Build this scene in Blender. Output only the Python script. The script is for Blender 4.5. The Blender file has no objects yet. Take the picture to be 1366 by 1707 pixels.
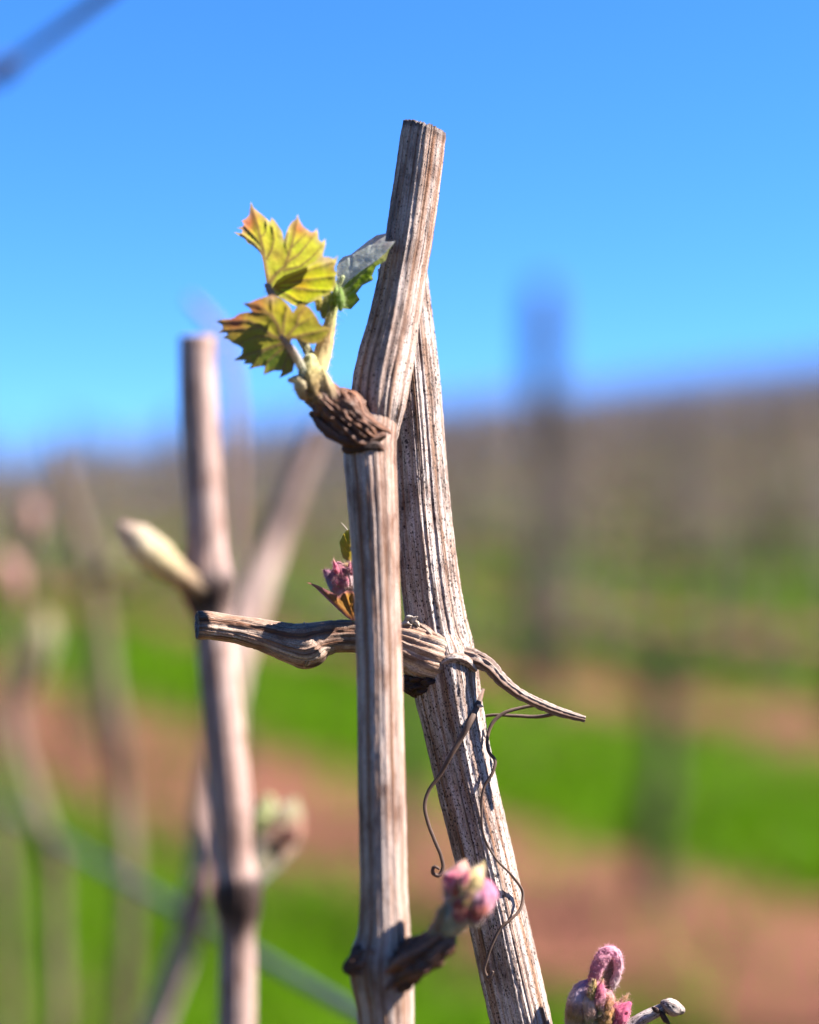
import bpy, math, random
import numpy as np
from mathutils import Vector
from mathutils.geometry import delaunay_2d_cdt

R = math.radians
scene = bpy.context.scene
col = scene.collection
rnd = random.Random(11)
NPR = np.random.RandomState(5)

# ------------------------------------------------------------------ camera, light, exposure
CAM_H = 1.2
F = 2845.0                      # focal length in photograph pixels (60 mm on a 36 mm tall frame)
cam_d = bpy.data.cameras.new('camera')
cam = bpy.data.objects.new('camera', cam_d)
col.objects.link(cam)
cam.location = (0, 0, CAM_H)
cam.rotation_euler = (R(90), 0, 0)
cam_d.sensor_fit = 'VERTICAL'
cam_d.sensor_height = 36.0
cam_d.lens = 60.0
cam_d.clip_start = 0.01
cam_d.clip_end = 3000
cam_d.dof.use_dof = True
cam_d.dof.focus_distance = 0.3362
cam_d.dof.aperture_fstop = 4.3
scene.camera = cam

SUN_EL, SUN_AZ = 44.0, -1.0      # azimuth counted from +X (picture right) towards +Y (away)
world = bpy.data.worlds.new('World')
scene.world = world
world.use_nodes = True
wn = world.node_tree
wn.nodes.clear()
wo = wn.nodes.new('ShaderNodeOutputWorld')
bg = wn.nodes.new('ShaderNodeBackground')
sky = wn.nodes.new('ShaderNodeTexSky')
sky.sky_type = 'NISHITA'
sky.sun_disc = False
sky.sun_elevation = R(SUN_EL)
sky.sun_rotation = R(90 - SUN_AZ)
sky.altitude = 0
sky.air_density = 0.7
sky.dust_density = 0.0
sky.ozone_density = 10.0
hs = wn.nodes.new('ShaderNodeHueSaturation')
hs.inputs['Saturation'].default_value = 1.11
bg.inputs['Strength'].default_value = 0.05
wtc = wn.nodes.new('ShaderNodeTexCoord')          # clear mountain air: the pale band of the horizon lies lower
wad = wn.nodes.new('ShaderNodeVectorMath'); wad.operation = 'ADD'
wad.inputs[1].default_value = (0, 0, 0.068)
wnm = wn.nodes.new('ShaderNodeVectorMath'); wnm.operation = 'NORMALIZE'
wn.links.new(wtc.outputs['Generated'], wad.inputs[0])
wn.links.new(wad.outputs[0], wnm.inputs[0])
wn.links.new(wnm.outputs[0], sky.inputs['Vector'])
wn.links.new(sky.outputs[0], hs.inputs['Color'])
wmx = wn.nodes.new('ShaderNodeMix'); wmx.data_type = 'RGBA'; wmx.blend_type = 'MULTIPLY'
wmx.inputs[0].default_value = 1.0
wmx.inputs[7].default_value = (0.97, 0.99, 1.10, 1)      # deep clean spring-sky blue
wn.links.new(hs.outputs[0], wmx.inputs[6])
wn.links.new(wmx.outputs[2], bg.inputs['Color'])
wn.links.new(bg.outputs[0], wo.inputs['Surface'])

sun_d = bpy.data.lights.new('sun', 'SUN')
sun_d.energy = 5.0
sun_d.angle = R(0.53)
sun_d.color = (1.0, 0.965, 0.92)
sun = bpy.data.objects.new('sun', sun_d)
col.objects.link(sun)
sv = Vector((math.cos(R(SUN_EL)) * math.cos(R(SUN_AZ)), math.cos(R(SUN_EL)) * math.sin(R(SUN_AZ)), math.sin(R(SUN_EL))))
sun.rotation_euler = sv.to_track_quat('Z', 'Y').to_euler()
sun.location = (3, 0, 5)

vs = scene.view_settings
vs.view_transform = 'Standard'
vs.look = 'None'
vs.gamma = 1.0
vs.exposure = 2.7
vs.use_curve_mapping = False
scene.cycles.use_denoising = True
scene.cycles.max_bounces = 8
scene.cycles.transmission_bounces = 4
scene.cycles.transparent_max_bounces = 6
scene.cycles.sample_clamp_indirect = 4.0

# ------------------------------------------------------------------ small helpers
YS = 0.0
def at(px, py, Y):
    """world point seen at photograph pixel (px, py) at Y metres in front of the camera"""
    Y = Y + YS
    return np.array([(px - 683.0) / F * Y, Y, CAM_H - (py - 853.5) / F * Y])

def tag(o, label=None, cat=None, group=None, kind=None):
    if label: o['label'] = label
    if cat: o['category'] = cat
    if group: o['group'] = group
    if kind: o['kind'] = kind
    return o

def empty(name, loc=(0, 0, 0), rz=0.0):
    o = bpy.data.objects.new(name, None)
    o.empty_display_size = 0.02
    o.location = loc
    o.rotation_euler = (0, 0, rz)
    col.objects.link(o)
    return o

def link(name, me, parent=None):
    o = bpy.data.objects.new(name, me)
    col.objects.link(o)
    if parent is not None:
        o.parent = parent
        root = parent
        off = np.zeros(3)
        while root is not None:
            off += np.array(root.location)
            root = root.parent
        o.location = tuple(-off)     # meshes are modelled in world coordinates
    return o

def make_mesh(name, verts, faces, mats, smooth=True, mat_idx=None, attrs=None):
    me = bpy.data.meshes.new(name)
    me.from_pydata([tuple(v) for v in verts], [], [tuple(int(i) for i in f) for f in faces])
    for m in (mats if isinstance(mats, (list, tuple)) else [mats]):
        me.materials.append(m)
    if mat_idx is not None:
        me.polygons.foreach_set('material_index', np.asarray(mat_idx, dtype=np.int32))
    if smooth:
        me.polygons.foreach_set('use_smooth', np.ones(len(me.polygons), dtype=bool))
    for k, (typ, data) in (attrs or {}).items():
        a = me.attributes.new(k, typ, 'POINT')
        key = {'FLOAT': 'value', 'FLOAT_VECTOR': 'vector', 'FLOAT_COLOR': 'color'}[typ]
        a.data.foreach_set(key, np.asarray(data, dtype=np.float32).ravel())
    me.update()
    return me

def catmull(P, step):
    """P: (n,k) array, first three columns xyz. Evenly resampled Catmull-Rom curve."""
    P = np.asarray(P, float)
    h = np.linalg.norm(np.diff(P[:, :3], axis=0), axis=1)[:, None] + 1e-9
    dl = np.diff(P, axis=0) / h
    m = np.empty_like(P)
    m[0], m[-1] = dl[0], dl[-1]
    m[1:-1] = (dl[:-1] * h[1:] + dl[1:] * h[:-1]) / (h[1:] + h[:-1])
    out = []
    for i in range(len(P) - 1):
        t = np.linspace(0, 1, 24, endpoint=False)[:, None]
        t2, t3 = t * t, t ** 3
        out.append((2 * t3 - 3 * t2 + 1) * P[i] + (t3 - 2 * t2 + t) * h[i] * m[i] + (3 * t2 - 2 * t3) * P[i + 1] + (t3 - t2) * h[i] * m[i + 1])
    out.append(P[-1][None])
    C = np.vstack(out)
    L = np.concatenate([[0], np.cumsum(np.linalg.norm(np.diff(C[:, :3], axis=0), axis=1))])
    n = max(4, int(L[-1] / step) + 1)
    s = np.linspace(0, L[-1], n)
    return np.stack([np.interp(s, L, C[:, j]) for j in range(C.shape[1])], 1), s

def noise1(rs, x, n=4, f0=1.0):
    """smooth random curve"""
    y = np.zeros_like(x)
    for i in range(n):
        y += rs.randn() / (i + 1) * np.sin(x * f0 * (i + 1) * (0.8 + 0.4 * rs.rand()) + rs.rand() * 6.28)
    return y / 1.6

def vnoise(P, seed=0):
    """smooth value noise in 3-D, -1..1"""
    P = np.asarray(P, float)
    i = np.floor(P).astype(np.int64)
    f = P - i
    f = f * f * (3 - 2 * f)
    def hsh(q):
        n = (q[..., 0] * 374761393 + q[..., 1] * 668265263 + q[..., 2] * 2147483647 + seed * 1274126177) & 0xffffffff
        n = ((n ^ (n >> 13)) * 1274126177) & 0xffffffff
        n = (n ^ (n >> 16)) & 0xffff
        return n / 32767.5 - 1
    r = 0
    for dx in (0, 1):
        for dy in (0, 1):
            for dz in (0, 1):
                w = (f[..., 0] if dx else 1 - f[..., 0]) * (f[..., 1] if dy else 1 - f[..., 1]) * (f[..., 2] if dz else 1 - f[..., 2])
                r = r + w * hsh(i + np.array([dx, dy, dz]))
    return r

def fbm(P, seed=0, oct=3):
    return sum(vnoise(P * 2.03 ** o, seed + o) * 0.5 ** o for o in range(oct)) / 1.6

def tube(P, step=0.0005, ns=96, flute=0.03, facet=0.04, rough=0.0, wob=0.0, seed=0, cap0='round', cap1='round', jag=0.0, rough_f=900.0, slant=0.0, ridge=0.0, ridge_a=0.0):
    """P rows: x y z radius dark. Returns verts, faces, material index, attributes."""
    rs = np.random.RandomState(seed)
    C, s = catmull(P, step)
    n = len(s)
    X, rad, dk = C[:, :3].copy(), np.maximum(C[:, 3], 1e-5), np.clip(C[:, 4], 0, 1)
    T = np.gradient(X, axis=0)
    T /= np.linalg.norm(T, axis=1)[:, None] + 1e-12
    ref = np.array([0, 1.0, 0])
    e1 = ref - T * (T @ ref)[:, None]
    ln = np.linalg.norm(e1, axis=1)
    if ln.min() < 0.15:
        ref = np.array([0.3, 0.2, 1.0]); ref /= np.linalg.norm(ref)
        e1 = ref - T * (T @ ref)[:, None]
        ln = np.linalg.norm(e1, axis=1)
    e1 /= ln[:, None] + 1e-9
    e2 = np.cross(T, e1)
    if wob:
        X = X + e1 * (wob * noise1(rs, s, 3, 300))[:, None] + e2 * (wob * noise1(rs, s, 3, 260))[:, None]
    a = np.linspace(0, 2 * np.pi, ns, endpoint=False)
    A, S = np.meshgrid(a, s)
    d = np.zeros_like(A)
    for k in (2, 3, 4, 5, 7):                       # broad facets
        d += facet * rs.randn() / k ** 0.6 * np.sin(k * A + rs.rand() * 6.28 + 0.25 * noise1(rs, s, 2, 40)[:, None])
    if ridge:                                       # young canes are slightly angular, with blunt edges
        aa = A - ridge_a + 0.10 * noise1(rs, s, 2, 25)[:, None]
        c_, s_ = np.abs(np.cos(aa)), np.abs(np.sin(aa))
        d += ridge * (1.0 / (c_ ** 7 + s_ ** 7) ** (1 / 7) - 1.10)
    ribv = np.ones_like(A)
    r0 = np.median(rad) * 1000
    CY = np.stack([np.cos(A) * r0, np.sin(A) * r0, S * 1000], -1)
    if flute:                                       # ribs that run along the cane: rounded crests, narrow seams
        rib = vnoise(CY * np.array([1.5, 1.5, 0.014]), seed + 7) + 0.7 * vnoise(CY * np.array([3.1, 3.1, 0.02]), seed + 9)
        ribv = np.abs(rib)
        d += flute * (1.0 - 2.2 * np.abs(rib))
    if rough:
        q = CY * np.array([1, 1, 0.6]) * (rough_f / 1000.0)
        n1_ = fbm(q, seed + 3, 4)
        d += rough * (1.2 * n1_ - 1.6 * np.exp(-(fbm(q * 0.8 + 9.1, seed + 5, 2) / 0.12) ** 2) * 0.6)
    rr = rad[:, None] * (1 + d)
    V = X[:, None, :] + rr[..., None] * (np.cos(A)[..., None] * e1[:, None, :] + np.sin(A)[..., None] * e2[:, None, :])
    if slant:
        wq = np.clip(1 - (s[-1] - s) / (3.0 * rad[-1]), 0, 1)[:, None]
        offx = (V - X[:, None, :])[..., 0]
        V = V - T[:, None, :] * (wq * slant * offx)[..., None]
    if jag:
        V[-1] += T[-1] * (rs.rand(ns) * jag)[:, None]
        V[0] -= T[0] * (rs.rand(ns) * jag * 0.3)[:, None]
    bark = np.stack([np.cos(A) * r0, np.sin(A) * r0, S * 1000], -1)
    verts = V.reshape(-1, 3)
    i = np.arange(n - 1)[:, None] * ns
    j = np.arange(ns)[None]
    j2 = (j + 1) % ns
    faces = np.stack([i + j, i + j2, i + ns + j2, i + ns + j], -1).reshape(-1, 4)
    faces = [tuple(f) for f in faces]
    midx = [0] * len(faces)
    vl, bl, dl, rl = [verts], [bark.reshape(-1, 3)], [np.repeat(dk, ns)], [ribv.ravel()]
    sp = [np.repeat(s / s[-1], ns)]
    def cap(k, mode, sign):
        ring = V[k]
        c = ring.mean(0)
        r = rad[k]
        if mode == 'none':
            return
        base = sum(len(x) for x in vl)
        if mode == 'cut':
            fr = [(0.86, 0.02), (0.6, -0.05), (0.3, -0.02), (0.12, -0.1)]
        else:
            fr = [(0.9, 0.3), (0.65, 0.58), (0.35, 0.78), (0.1, 0.86)]
        prev = np.arange(ns) + k * ns
        for q, (f, h) in enumerate(fr):
            rg = c + (ring - c) * f + T[k] * sign * h * r
            if mode == 'cut':
                rg = rg + T[k] * (rs.randn(ns) * 0.035 * r)[:, None]
            vl.append(rg)
            bl.append(np.stack([np.cos(a) * r0 * f, np.sin(a) * r0 * f, np.full(ns, s[k] * 1000 + sign * h * r * 1000)], -1))
            dl.append(np.full(ns, dk[k])); rl.append(np.ones(ns)); sp.append(np.full(ns, s[k] / s[-1]))
            cur = np.arange(ns) + base + q * ns
            for jj in range(ns):
                j3 = (jj + 1) % ns
                f4 = (prev[jj], prev[j3], cur[j3], cur[jj])
                faces.append(f4 if sign > 0 else f4[::-1])
                midx.append(1 if (mode == 'cut' and q > 0) else 0)
            prev = cur
        f = tuple(prev)
        faces.append(f if sign > 0 else f[::-1])
        midx.append(1 if mode == 'cut' else 0)
    k_last = n - 1
    cap(k_last, cap1, 1)
    cap(0, cap0, -1)
    return np.vstack(vl), faces, midx, {'bark': ('FLOAT_VECTOR', np.vstack(bl)), 'dark': ('FLOAT', np.concatenate(dl)), 'along': ('FLOAT', np.concatenate(sp)), 'rib': ('FLOAT', np.concatenate(rl))}

def px_path(pts):
    """rows px, py, Y, radius in px [, dark] -> world rows"""
    out = []
    for p in pts:
        w = at(p[0], p[1], p[2])
        out.append([*w, p[3] / F * (p[2] + YS), p[4] if len(p) > 4 else 0.0])
    return out

def part_tube(name, pts, parent, mats, world_pts=False, **kw):
    P = pts if world_pts else px_path(pts)
    v, f, mi, at_ = tube(P, **kw)
    me = make_mesh(name, v, f, mats, True, mi, at_)
    return link(name, me, parent)

# ------------------------------------------------------------------ materials
def new_mat(name):
    m = bpy.data.materials.new(name)
    m.use_nodes = True
    nt = m.node_tree
    nt.nodes.clear()
    out = nt.nodes.new('ShaderNodeOutputMaterial')
    return m, nt, out

class NT:
    def __init__(s, nt): s.nt = nt
    def n(s, t, **kw):
        x = s.nt.nodes.new(t)
        for k, v in kw.items():
            if k in ('ins',):
                for kk, vv in v.items(): x.inputs[kk].default_value = vv
            else: setattr(x, k, v)
        return x
    def l(s, a, b): s.nt.links.new(a, b)
    def attr(s, name): return s.n('ShaderNodeAttribute', attribute_name=name)
    def ramp(s, fac, stops, interp='LINEAR'):
        r = s.n('ShaderNodeValToRGB')
        r.color_ramp.interpolation = interp
        e = r.color_ramp.elements
        while len(e) < len(stops): e.new(0.5)
        for i, (p, c) in enumerate(stops):
            e[i].position = p
            e[i].color = (c, c, c, 1) if isinstance(c, (int, float)) else (*c, 1)
        s.l(fac, r.inputs[0])
        return r.outputs[0]
    def vmul(s, v, xyz):
        x = s.n('ShaderNodeVectorMath', operation='MULTIPLY')
        s.l(v, x.inputs[0]); x.inputs[1].default_value = xyz
        return x.outputs[0]
    def noise(s, v, scale=1.0, detail=3, rough=0.55, dist=0.0):
        x = s.n('ShaderNodeTexNoise')
        if v is not None: s.l(v, x.inputs['Vector'])
        x.inputs['Scale'].default_value = scale; x.inputs['Detail'].default_value = detail
        x.inputs['Roughness'].default_value = rough; x.inputs['Distortion'].default_value = dist
        return x.outputs['Fac']
    def mix(s, fac, a, b, mode='MIX'):
        x = s.n('ShaderNodeMix', data_type='RGBA', blend_type=mode)
        for i, v in ((0, fac), (6, a), (7, b)):
            if isinstance(v, (int, float)): x.inputs[i].default_value = v
            elif isinstance(v, (tuple, list)): x.inputs[i].default_value = (*v, 1)
            else: s.l(v, x.inputs[i])
        return x.outputs[2]
    def math(s, op, a, b=0.0, clamp=False):
        x = s.n('ShaderNodeMath', operation=op, use_clamp=clamp)
        for i, v in ((0, a), (1, b)):
            if isinstance(v, (int, float)): x.inputs[i].default_value = v
            else: s.l(v, x.inputs[i])
        return x.outputs[0]

def bark_material(name, pale, tan, brown, speck=0.5, pale_bias=0.0, rough=0.62, bump=1.0, dist=0.00022):
    m, nt, out = new_mat(name)
    g = NT(nt)
    v = g.attr('bark').outputs['Vector']
    dk = g.attr('dark').outputs['Fac']
    rib = g.attr('rib').outputs['Fac']
    streak = g.noise(g.vmul(v, (1, 1, 0.012)), 0.9, 3, 0.55)
    fine = g.noise(g.vmul(v, (1, 1, 0.012)), 3.0, 3, 0.6)
    blot = g.noise(g.vmul(v, (1, 1, 0.45)), 0.20, 5, 0.7)
    grain = g.noise(g.vmul(v, (1, 1, 0.55)), 5.0, 3, 0.7)
    peel = g.noise(g.vmul(v, (1, 1, 0.16)), 0.75, 4, 0.7, 0.6)
    c = g.mix(g.ramp(streak, [(0.36 - pale_bias, 0.0), (0.58 - pale_bias, 1.0)]), tan, pale)
    c = g.mix(g.math('MULTIPLY', g.ramp(blot, [(0.46, 0.0), (0.66, 1.0)]), 0.8), c, brown)
    c = g.mix(g.math('MULTIPLY', g.ramp(peel, [(0.52, 0.0), (0.60, 1.0)]), 0.45), c, tan)
    # rusty ribs
    c = g.mix(g.math('MULTIPLY', g.ramp(fine, [(0.58, 0.0), (0.66, 1.0)]), 0.6), c, (0.14, 0.052, 0.018))
    # dirt packed into the grooves between the ribs
    gate = g.ramp(g.noise(g.vmul(v, (1, 1, 0.10)), 0.8, 3, 0.6), [(0.36, 0.25), (0.60, 1.0)])
    seam = g.math('MULTIPLY', g.ramp(rib, [(0.02, 1.0), (0.13, 0.0)]), gate)
    c = g.mix(g.math('MULTIPLY', seam, 0.9), c, (0.030, 0.018, 0.013))
    # fine dirt
    c = g.mix(g.math('MULTIPLY', g.ramp(grain, [(0.40, 1.0), (0.55, 0.0)]), 0.45), c, (0.05, 0.028, 0.019))
    # lenticels: small dark dots
    vo = g.n('ShaderNodeTexVoronoi', feature='F1')
    g.l(g.vmul(v, (1.75, 1.75, 1.1)), vo.inputs['Vector'])
    vo.inputs['Scale'].default_value = 1.0
    vo.inputs['Randomness'].default_value = 1.0
    sep = g.n('ShaderNodeSeparateColor')
    g.l(vo.outputs['Color'], sep.inputs[0])
    dotsize = g.math('MULTIPLY', g.math('SUBTRACT', sep.outputs[0], 1.0 - speck), 0.42)
    dot = g.math('GREATER_THAN', dotsize, vo.outputs['Distance'])
    vo2 = g.n('ShaderNodeTexVoronoi', feature='F1')
    g.l(g.vmul(v, (2.6, 2.6, 1.9)), vo2.inputs['Vector'])
    vo2.inputs['Scale'].default_value = 1.0
    sep2 = g.n('ShaderNodeSeparateColor')
    g.l(vo2.outputs['Color'], sep2.inputs[0])
    dot2 = g.math('GREATER_THAN', g.math('MULTIPLY', g.math('SUBTRACT', sep2.outputs[1], 1.0 - speck * 0.9), 0.55), vo2.outputs['Distance'])
    dots = g.math('MAXIMUM', dot, dot2)
    dots = g.math('MULTIPLY', dots, g.ramp(g.noise(g.vmul(v, (1, 1, 0.12)), 0.55, 3, 0.6), [(0.36, 0.30), (0.48, 1.0)]))
    c = g.mix(g.math('MULTIPLY', dots, 0.88), c, (0.022, 0.015, 0.013))
    # blackened bark at the nodes
    dkn = g.math('MULTIPLY', dk, g.ramp(g.noise(v, 0.8, 4, 0.7), [(0.25, 0.75), (0.5, 1.0)]), True)
    c = g.mix(dkn, c, (0.022, 0.013, 0.011))
    h = g.math('ADD', g.math('MULTIPLY', fine, 1.0), g.math('MULTIPLY', grain, 0.55))
    h = g.math('SUBTRACT', h, g.math('MULTIPLY', dots, 0.6))
    h = g.math('SUBTRACT', h, g.math('MULTIPLY', seam, 0.9))
    b = g.n('ShaderNodeBump')
    b.inputs['Strength'].default_value = bump
    b.inputs['Distance'].default_value = dist
    g.l(h, b.inputs['Height'])
    p = g.n('ShaderNodeBsdfPrincipled')
    p.inputs['Roughness'].default_value = rough
    p.inputs['Specular IOR Level'].default_value = 0.10
    g.l(c, p.inputs['Base Color']); g.l(b.outputs[0], p.inputs['Normal'])
    g.l(p.outputs[0], out.inputs['Surface'])
    return m

M = {}
M['bark_back'] = bark_material('weathered_bark', (0.40, 0.335, 0.30), (0.165, 0.088, 0.052), (0.070, 0.031, 0.019), 0.92, 0.02)
M['bark_front'] = bark_material('smooth_bark', (0.34, 0.265, 0.225), (0.165, 0.078, 0.040), (0.068, 0.025, 0.012), 0.26, 0.0, 0.42, 0.8)
M['bark_top'] = bark_material('speckled_bark', (0.38, 0.305, 0.265), (0.16, 0.080, 0.044), (0.064, 0.027, 0.016), 0.72, 0.0, 0.5, 1.0)
M['bark_far'] = bark_material('pink_brown_bark', (0.33, 0.245, 0.215), (0.24, 0.148, 0.118), (0.09, 0.042, 0.03), 0.2, 0.0, 0.6, 0.4)
M['bark_old'] = bark_material('olive_brown_bark', (0.10, 0.078, 0.056), (0.075, 0.05, 0.03), (0.046, 0.028, 0.017), 0.2, 0.0, 0.6, 0.4)
M['knob'] = bark_material('shrivelled_bark', (0.19, 0.092, 0.058), (0.075, 0.032, 0.018), (0.03, 0.013, 0.009), 0.3, 0.0, 0.5, 1.0, 0.0003)
M['tendril'] = bark_material('dry_tendril', (0.11, 0.078, 0.062), (0.06, 0.035, 0.025), (0.03, 0.018, 0.013), 0.1, 0.0, 0.6, 0.6, 0.0001)
M['stem'] = bark_material('tendril_stem', (0.22, 0.17, 0.145), (0.09, 0.05, 0.033), (0.04, 0.021, 0.015), 0.35, -0.02, 0.6, 0.8, 0.00012)
M['spur'] = bark_material('spur_bark', (0.35, 0.265, 0.205), (0.135, 0.057, 0.029), (0.052, 0.021, 0.012), 0.3, 0.0, 0.42, 1.0)

def simple_mat(name, c1, c2, scale=300.0, rough=0.7, bump=0.3, dist=0.0002, spec=0.3, metal=0.0, stretch=(1, 1, 1)):
    m, nt, out = new_mat(name)
    g = NT(nt)
    tc = g.n('ShaderNodeTexCoord')
    n = g.noise(g.vmul(tc.outputs['Object'], stretch), scale, 5, 0.65)
    c = g.mix(g.ramp(n, [(0.35, 0.0), (0.65, 1.0)]), c1, c2)
    b = g.n('ShaderNodeBump')
    b.inputs['Strength'].default_value = bump; b.inputs['Distance'].default_value = dist
    g.l(n, b.inputs['Height'])
    p = g.n('ShaderNodeBsdfPrincipled')
    p.inputs['Roughness'].default_value = rough; p.inputs['Metallic'].default_value = metal
    p.inputs['Specular IOR Level'].default_value = spec
    g.l(c, p.inputs['Base Color']); g.l(b.outputs[0], p.inputs['Normal'])
    g.l(p.outputs[0], out.inputs['Surface'])
    return m

M['endgrain'] = simple_mat('end_grain', (0.0204, 0.0136, 0.0102), (0.102, 0.0612, 0.0408), 1500, 0.9, 0.8, 0.0004)
M['greyend'] = simple_mat('weathered_end_grain', (0.0204, 0.0204, 0.0238), (0.1224, 0.1122, 0.1122), 900, 0.9, 0.8, 0.0004)
M['fibre'] = simple_mat('bark_fibre', (0.1632, 0.1088, 0.0748), (0.374, 0.3196, 0.272), 800, 0.8)
M['wire'] = simple_mat('galvanised_wire', (0.0338, 0.04104, 0.03862), (0.06276, 0.07242, 0.06759), 200, 0.5, 0.2, 0.0002, 0.5, 0.3)

def leaf_material(name, trans=0.66, rough=0.5, bumpd=0.0002):
    m, nt, out = new_mat(name)
    g = NT(nt)
    c = g.attr('tint').outputs['Color']
    tc = g.n('ShaderNodeTexCoord')
    n = g.noise(tc.outputs['Object'], 900, 4, 0.6)
    c2 = g.mix(g.math('MULTIPLY', g.ramp(n, [(0.35, 1.0), (0.6, 0.0)]), 0.28), c, (0.10, 0.07, 0.012))
    b = g.n('ShaderNodeBump')
    b.inputs['Strength'].default_value = 0.5; b.inputs['Distance'].default_value = bumpd
    g.l(n, b.inputs['Height'])
    p = g.n('ShaderNodeBsdfPrincipled')
    p.inputs['Roughness'].default_value = rough
    p.inputs['Specular IOR Level'].default_value = 0.3
    p.inputs['Sheen Weight'].default_value = 0.25
    p.inputs['Sheen Roughness'].default_value = 0.5
    g.l(c2, p.inputs['Base Color']); g.l(b.outputs[0], p.inputs['Normal'])
    t = g.n('ShaderNodeBsdfTranslucent')
    g.l(g.mix(0.25, c2, c2, 'SCREEN'), t.inputs['Color'])
    ms = g.n('ShaderNodeMixShader')
    ms.inputs[0].default_value = trans
    g.l(p.outputs[0], ms.inputs[1]); g.l(t.outputs[0], ms.inputs[2])
    g.l(ms.outputs[0], out.inputs['Surface'])
    return m
M['leaf'] = leaf_material('young_leaf')
M['petal'] = leaf_material('bud_scale', 0.42, 0.7)

def hair_material():
    m, nt, out = new_mat('bud_down')
    g = NT(nt)
    c = g.attr('tint').outputs['Color']
    d = g.n('ShaderNodeBsdfDiffuse'); g.l(c, d.inputs['Color'])
    t = g.n('ShaderNodeBsdfTranslucent'); g.l(c, t.inputs['Color'])
    ms = g.n('ShaderNodeMixShader'); ms.inputs[0].default_value = 0.5
    g.l(d.outputs[0], ms.inputs[1]); g.l(t.outputs[0], ms.inputs[2])
    g.l(ms.outputs[0], out.inputs['Surface'])
    return m
M['down'] = hair_material()

# ------------------------------------------------------------------ the land
ROW = np.array([-0.557, 0.8305])        # direction the vine rows run, away to the left
NRM = np.array([0.8305, 0.557])
SPACING, W0 = 2.72, 0.2
def sstep(a, b, x):
    t = np.clip((x - a) / (b - a), 0, 1)
    return t * t * (3 - 2 * t)
def row_phase(x, y):
    w = (NRM[0] * x + NRM[1] * y - W0) / SPACING
    return (w - np.round(w)) * SPACING          # metres from the nearest row
def ground_z(x, y):
    x = np.asarray(x, float); y = np.asarray(y, float)
    z = 0.030 * np.clip(y, -60, 200)
    h = sstep(12, 80, y) * (1.6 + 0.135 * np.clip(x, -25, 60))
    z = z + h
    z = z - sstep(92, 260, y) * 16
    z = z + 0.05 * np.exp(-(row_phase(x, y) / 0.42) ** 2) * (1 - sstep(40, 70, y))
    z = z + 0.02 * np.sin(x * 1.9 + 0.7 * y) * np.sin(y * 1.3 - 0.4 * x)
    return z

def ground_material():
    m, nt, out = new_mat('vineyard_ground')
    g = NT(nt)
    tc = g.n('ShaderNodeTexCoord')
    pos = tc.outputs['Object']
    sx = g.n('ShaderNodeSeparateXYZ'); g.l(pos, sx.inputs[0])
    w = g.math('ADD', g.math('MULTIPLY', sx.outputs[0], float(NRM[0])), g.math('MULTIPLY', sx.outputs[1], float(NRM[1])))
    w = g.math('DIVIDE', g.math('SUBTRACT', w, W0), SPACING)
    edge = g.noise(pos, 1.4, 4, 0.6)
    w = g.math('ADD', w, g.math('MULTIPLY', g.math('SUBTRACT', edge, 0.5), 0.20))
    d = g.math('ABSOLUTE', g.math('SUBTRACT', w, g.math('ROUND', w)))
    soilmask = g.ramp(d, [(0.225, 1.0), (0.265, 0.0)])
    n1 = g.noise(pos, 9.0, 6, 0.7)
    n2 = g.noise(pos, 1.1, 4, 0.6)
    soil = g.mix(g.ramp(n1, [(0.3, 0.0), (0.7, 1.0)]), (0.062, 0.021, 0.013), (0.124, 0.044, 0.029))
    soil = g.mix(g.math('MULTIPLY', g.ramp(n2, [(0.4, 0.0), (0.7, 1.0)]), 0.5), soil, (0.102, 0.0408, 0.02312))
    turf = g.mix(g.ramp(n1, [(0.3, 0.0), (0.7, 1.0)]), (0.02655, 0.05794, 0.0009656), (0.05311, 0.09173, 0.001931))
    turf = g.mix(g.math('MULTIPLY', g.ramp(n2, [(0.5, 0.0), (0.8, 1.0)]), 0.6), turf, (0.05311, 0.05311, 0.01207))
    dry = g.ramp(g.noise(pos, 0.55, 5, 0.65), [(0.50, 0.0), (0.64, 1.0)])
    turf = g.mix(g.math('MULTIPLY', dry, 0.3), turf, (0.0816, 0.0646, 0.0272))
    soil = g.mix(g.math('MULTIPLY', g.ramp(g.noise(pos, 2.3, 5, 0.7), [(0.50, 0.0), (0.66, 1.0)]), 0.5), soil, (0.051, 0.02312, 0.01292))
    soil = g.mix(g.math('MULTIPLY', g.ramp(g.noise(pos, 1.6, 4, 0.6, 0.5), [(0.56, 0.0), (0.70, 1.0)]), 0.4), soil, (0.0816, 0.0476, 0.017))
    c = g.mix(soilmask, turf, soil)
    b = g.n('ShaderNodeBump')
    b.inputs['Strength'].default_value = 0.8; b.inputs['Distance'].default_value = 0.04
    g.l(n1, b.inputs['Height'])
    p = g.n('ShaderNodeBsdfPrincipled')
    p.inputs['Roughness'].default_value = 0.95
    p.inputs['Specular IOR Level'].default_value = 0.1
    g.l(c, p.inputs['Base Color']); g.l(b.outputs[0], p.inputs['Normal'])
    g.l(p.outputs[0], out.inputs['Surface'])
    return m
M['ground'] = ground_material()

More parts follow.
